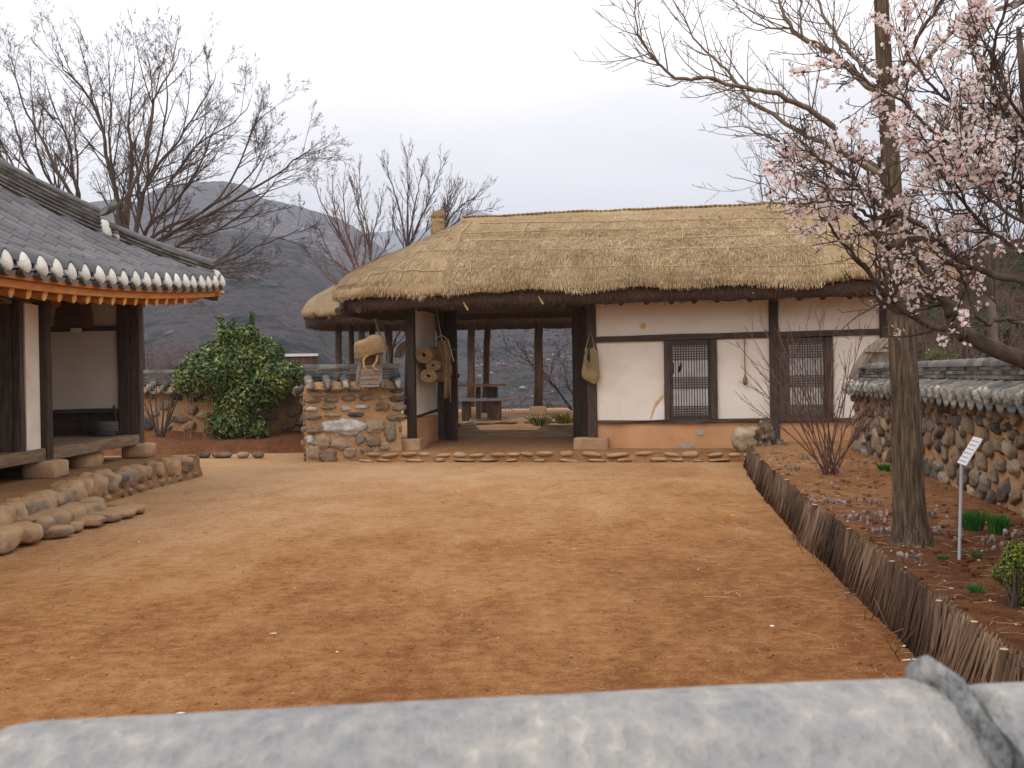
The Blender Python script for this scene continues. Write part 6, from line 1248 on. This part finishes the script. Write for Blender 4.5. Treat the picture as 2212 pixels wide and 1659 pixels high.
# ---------------------------------------------------------------- behind the gate
PV = thing('thatched_pavilion', 'open thatched shelter on poles behind the gatehouse', 'pavilion', (0, 28.6, .5)); PO = Vector((0, 28.6, .5))
TP = Thatch(-3.2, 3.4, 0, 2.15, 1.8, 2.3, 2.64, 4.0, 2.5, .26, seed=31)
TP.build(PV, 14000); TP.under(PV, .14)
for px, Y, pl, r_, lean in ((732, 27.5, 0, .085, 0), (759.5, 30, 0, .08, 0), (842, 27.6, 0, .09, -4), (1018, 27.6, 1, .095, 6), (1051, 30.2, 0, .09, 10), (1164, 27.6, 1, .11, 4)):
    a_ = V(px - lean / 2, 880, Y); c_ = V(px + lean / 2, 660, Y); b = MB(); a_.z = .5 if not pl else .68; c_.z = 3.4; a_ -= PO; c_ -= PO; b.tube([a_, a_.lerp(c_, .3) + Vector((.015, 0, 0)), a_.lerp(c_, .6) - Vector((.015, 0, 0)), c_], [r_ * 1.08, r_, r_ * .98, r_ * .92], 12, jit=.03); b.build('post', M['pole'], PV, smooth=True)
    if pl: b = MB(); b.rock(a_ + Vector((0, 0, -.07)), (.22, .2, .13), pw=5, am=.05, nu=18, nv=12); b.build('plinth_stone', M['plinth'], PV, smooth=True)
b = MB(); x = -4.8
while x < 4.6: b = MB(); b.tube([(x, -2.05, 2.46), (x, 0, 3.3)], .05, 8); b.build('rafter', M['pole'], PV, smooth=True); x += .42
b = MB(); b.tube([(-4.6, -1.0, 2.72), (4.4, -1.0, 2.72)], .08, 8); b.build('purlin', M['pole'], PV)
o = Vector((V(1052, 900, 26).x, 26.2, .47)); T = thing('picnic_table', 'reddish brown wooden picnic table under the thatched shelter', 'table', o)
tx = lambda px, Y=26.2: V(px, 850, Y).x - o.x
b = MB(); n_ = 4
for k in range(n_): b.box((tx(985), -.32 + .16 * k, .80), (tx(1093), -.17 + .16 * k, .85))
b.build('tabletop', M['table'], T); 
for q1, q2 in ((1028, 1038), (1052, 1075)): b = MB(); b.box((tx(q1), -.12, .02), (tx(q2), .12, .78)); b.build('table_leg', M['wood_v'], T)
for y_, nm in ((-.62, 'b'), (.62, 'c')):
    b = MB(); b.box((tx(975), y_ - .13, .46), (tx(1117), y_ + .13, .51)); ob = b.build('bench', M['table_grey'], T)
    for q1, q2 in ((1065, 1082), (1000, 1015)): b = MB(); b.box((tx(q1), y_ - .08, 0), (tx(q2), y_ + .08, .46)); b.build('bench_leg', M['pole'], ob)
b = MB(); b.box((tx(1065), -.6, .38), (tx(1080), .6, .45)); b.build('stretcher', M['wood_y'], T)
o = V(640, 800, 27.5); a_ = V(597, 768, 27.5); c_ = V(686, 768, 27.5); o.z = .3; T = thing('notice_board', 'brown board with a bright white metal top edge beyond the far left wall', 'board', o)
b = MB(); b.box((a_.x - o.x, -.03, a_.z - o.z - .75), (c_.x - o.x, .03, a_.z - o.z - .03)); b.build('panel', M['pole'], T); b = MB(); b.box((a_.x - o.x - .03, -.1, a_.z - o.z - .03), (c_.x - o.x + .03, .1, a_.z - o.z + .035)); b.build('top_edge', M['white'], T)
for s_ in (.1, .9): b = MB(); x = lerp(a_.x, c_.x, s_) - o.x; b.box((x - .04, -.04, -.3), (x + .04, .035, a_.z - o.z - .06)); b.build('leg', M['pole'], T)
b = MB()
for i in range(26): p = V(rnd(995, 1250), rnd(898, 912), 25.5); p.z = gz(p.x, p.y) + .02; b.rock(p, (rnd(.06, .3), rnd(.05, .15), rnd(.02, .06)), am=.3)
tag(b.build('path_stones', M['dstone'], smooth=True), 'scattered low stones and earth lumps between the gate and the shelter', 'stones', kind='stuff')

# ---------------------------------------------------------------- the tiled wall the picture is taken over
FW = thing('tiled_wall', 'weathered grey tiled wall top right in front of the viewer', 'wall', (0, .45, 0))
b = MB(); b.grid(lambda a, c: Vector((lerp(-3, 3, a), -.2, lerp(0, 1.12, c))), 60, 10); b.grid(lambda a, c: Vector((lerp(-3, 3, a), .2, lerp(0, 1.12, c))), 60, 10, flip=True)
for i in range(120): s_ = random.choice((-1, 1)); b.rock((rnd(-2.9, 2.9), .2 * s_, rnd(.08, 1.05)), (rnd(.06, .13), .05, rnd(.05, .1)), m=1)
b.build('masonry', [M['mortar'], M['stone']], FW, smooth=True)
b = MB(); b.loft([[Vector((x, y_, z_)) for y_, z_ in ((-.33, 1.05), (.33, 1.05), (.06, 1.27), (-.06, 1.27))] for x in (-3, 3)]); b.build('cap_core', M['mortar'], FW)
b = MB(); x = -3
while x < 3:
    for sd in (-1, 1):
        a_ = Vector((x, sd * .36, 1.08)); c_ = Vector((x, sd * .05, 1.24)); rings = [[a_.lerp(c_, q_) + Vector((.055 * math.cos(g_), 0, .055 * math.sin(g_))) for g_ in [math.pi * j / 7 for j in range(8)]] for q_ in (0, 1)]; b.loft(rings, closed=False, cap=False)
    x += .2
b.build('cap_tiles', M['tile_old'], FW, smooth=True, sharp=40)
def rtile(x0, x1, z0, z1, r_, yy=0, dz=0, ragged=0, m='rubble', yaw=0):
    b = MB(); rings = []; TT = [0, .008, .025, .1, .2, .3, .4, .5, .6, .7, .8, .9, .975, .992, 1]; n_ = 14
    for k in range(n_ + 1):
        t = TT[k]; x = lerp(x0, x1, t); rr = r_ * (1 if .02 < t < .98 else .99 if .003 < t < .997 else .955); zz = lerp(z0, z1, t)
        rings.append([Vector((x + (ragged * ns(a * 3, 2) * (1 if k in (0, n_) else 0)), yy + yaw * (t - .5) + rr * math.cos(a), zz - r_ + rr * math.sin(a) + .0012 * ns(x * 9, a * 3))) for a in [math.pi * (j / 24) for j in range(25)]])
    for k in (0,): rings.insert(0, [Vector((q_.x + .002, yy + (q_.y - yy) * .82, z0 - r_ + (q_.z - z0 + r_) * .82)) for q_ in rings[0]])
    rings.append([Vector((q_.x - .002, yy + (q_.y - yy) * .82, z1 - r_ + (q_.z - z1 + r_) * .82)) for q_ in rings[-1]])
    n9 = len(rings[0]); b.loft(rings, closed=False, cap=False); b.add(rings[0], [tuple(range(n9))]); b.add(rings[-1], [tuple(range(n9 - 1, -1, -1))]); return b.build('ridge_tile', M[m], FW, smooth=True, sharp=50)
YT = .42; DZ = .010
zl = V(60, 1553, YT).z - .0048; zr2 = V(1960, 1470, YT).z - .0015; xl = V(-28, 1553, YT).x; xr = V(2045, 1480, YT).x
rtile(xl, xr, zl, zr2, .085, YT - .45, ragged=.004)
rtile(xr + .012, xr + .37, V(2150, 1490, YT).z - .0005, V(2150, 1490, YT).z + .006, .08, YT - .45, ragged=.006)
rtile(xl - .37, xl - .003, zl - .010, zl - .010, .08, YT - .45, ragged=.006)
rtile(xl - .75, xl - .38, zl - .02, zl - .02, .08, YT - .45); rtile(xr + .38, xr + .75, zr2 - .01, zr2 - .01, .08, YT - .45)
# broken lump of grey mortar standing in the joint
b = MB(); p = V(2070, 1500, YT) - Vector((0, .45, 0)); b.rock((p.x, p.y + .0, p.z - .030), (.0082, .045, .038), am=.22, nu=24, nv=18, fq=1.6, pw=2.2, tilt=R(-10)); b.rock((p.x + .006, p.y - .04, p.z - .052), (.009, .045, .034), am=.32, nu=20, nv=14, fq=2.5, tilt=R(-10)); b.build('joint_mortar', mat('grey_joint_mortar', [(.12, .13, .135), (.2, .21, .215), (.32, .32, .31)], 60, (1, 1, 1), .9, 80, w=0), FW, smooth=True)

# ---------------------------------------------------------------- litter on the yard: chips, straws, pebbles, clods
b = MB()
for i in range(1500):
    y = 3 + 15 * random.random() ** 1.2; x = rnd(-5, 3.4)
    if x > interp(FEN, y) - .12 or abs(x) > .47 * y + .3: continue
    if x < interp(EDG, y) + .5: continue
    s_ = rnd(.002, .007) * (1.6 if random.random() < .06 else 1); b.rock((x, y, gz(x, y) + s_ * .3), (s_ * rnd(.8, 1.6), s_, s_ * .6), nu=6, nv=4, r=random.random())
tag(b.build('pebbles', M['stone']), 'small pebbles and clods lying on the courtyard earth', 'pebbles', kind='stuff')
b = MB()
for i in range(9000):
    y = 3.5 + 14 * random.random() ** 1.5; x = rnd(-5, 3.6)
    if x > interp(FEN, y) - .08 or abs(x) > .47 * y + .2 or x < interp(EDG, y) + .45: continue
    if random.random() > .5 + 1.1 * ns(x * 1.2, y * 1.2): continue
    s_ = rnd(.003, .010); b.rock((x, y, gz(x, y) + s_ * .1), (s_ * rnd(.8, 1.8), s_ * rnd(.8, 1.3), s_ * .55), rz=rnd(0, 3), nu=6, nv=4, am=.3)
tag(b.build('soil_crumbs', M['dirt'], smooth=True), 'small crumbs of the same reddish earth strewn over the yard', 'soil', kind='stuff')
b = MB(); spots = [(1668, 1352, .018, .01), (1185, 1098, 0, 0), (1240, 1185, .01, .006), (1966, 1425, .05, .008), (1990, 1450, .035, .006), (590, 1368, .02, .006), (390, 1540, .02, .008), (1955, 1395, .03, .01), (728, 1408, .01, .006), (1508, 1230, .01, .004), (300, 1170, .012, .006), (636, 1270, .008, .005), (1830, 1280, .02, .005)]
for px, py, a_, c_ in spots:
    if a_: p = G(px, py, .004); b.rock(p, (a_, c_ * 1.3, .003), rz=rnd(-.6, .9), nu=8, nv=4, am=.3)
for i in range(110):
    y = 3 + 13 * random.random(); x = rnd(-4.4, 3.2)
    if x > interp(FEN, y) - .12 or x < interp(EDG, y) + .6: continue
    b.rock((x, y, .006), (rnd(.002, .005),) * 2 + (.002,), nu=6, nv=3)
for i in range(120):
    y = rnd(4, 16); x = interp(FEN, y) + abs(random.gauss(0, .8)) + .06
    if x < 5: b.rock((x, y, bz(x, y) + .004), (rnd(.004, .015), rnd(.003, .009), .003), rz=rnd(0, 3), nu=6, nv=4)
tag(b.build('pale_chips', M['lime']), 'white chips of lime scattered over yard and bed', 'chips', kind='stuff')
b = MB()
def straw_at(p, L_, a, w=.0012): d = Vector((math.cos(a), math.sin(a), 0)) * L_; b.tube([p + Vector((0, 0, .004)), p + d * .5 + Vector((rnd(-.01, .01), rnd(-.01, .01), .008)), p + d + Vector((0, 0, .004))], w, 3)
for px, py, px2, py2 in ((1565, 1284, 1598, 1276), (1590, 1280, 1600, 1290), (1520, 1290, 1575, 1292), (1560, 1092, 1590, 1090), (1650, 1110, 1690, 1118)):
    p, q_ = G(px, py), G(px2, py2); straw_at(p, (q_ - p).length, math.atan2(q_.y - p.y, q_.x - p.x), .0022)
for i in range(220):
    y = rnd(3.5, 16); x = interp(FEN, y) - .1 - abs(random.gauss(0, .45)); straw_at(Vector((x, y, 0)), rnd(.03, .14), rnd(0, 6.28))
for i in range(60): y = rnd(3.5, 15); x = rnd(-3.5, 2); straw_at(Vector((x, y, 0)), rnd(.03, .1), rnd(0, 6.28))
for i in range(700):
    y = rnd(4, 17); x = interp(FEN, y) + abs(random.gauss(0, .9)) + .05
    if x < 5: straw_at(Vector((x, y, bz(x, y) + .005)), rnd(.03, .14), rnd(0, 6.28))
tag(b.build('loose_straws', M['rope']), 'loose pale straws lying on the earth and the bed', 'straw', kind='stuff')
b = MB()
for i in range(900):
    y = rnd(3, 17); x = interp(FEN, y) + rnd(.03, 2.6)
    if x < 5.2: s_ = rnd(.008, .03); b.rock((x, y, bz(x, y) + s_ * .2), (s_, s_ * rnd(.6, 1), s_ * .6), nu=8, nv=5, am=.4)
tag(b.build('soil_clods', M['bed'], smooth=True), 'crumbly reddish clods on the garden bed', 'soil', kind='stuff')
b = MB(); p = G(1582, 1114, .01); b.rock(p, (.022, .014, .008)); ob = b.build('orange_peel', mat('orange_peel_skin', [(.8, .3, .02), (.9, .4, .04)], 5), smooth=True); setorg(ob, p); tag(ob, 'tiny bright orange scrap lying on the yard', 'litter')
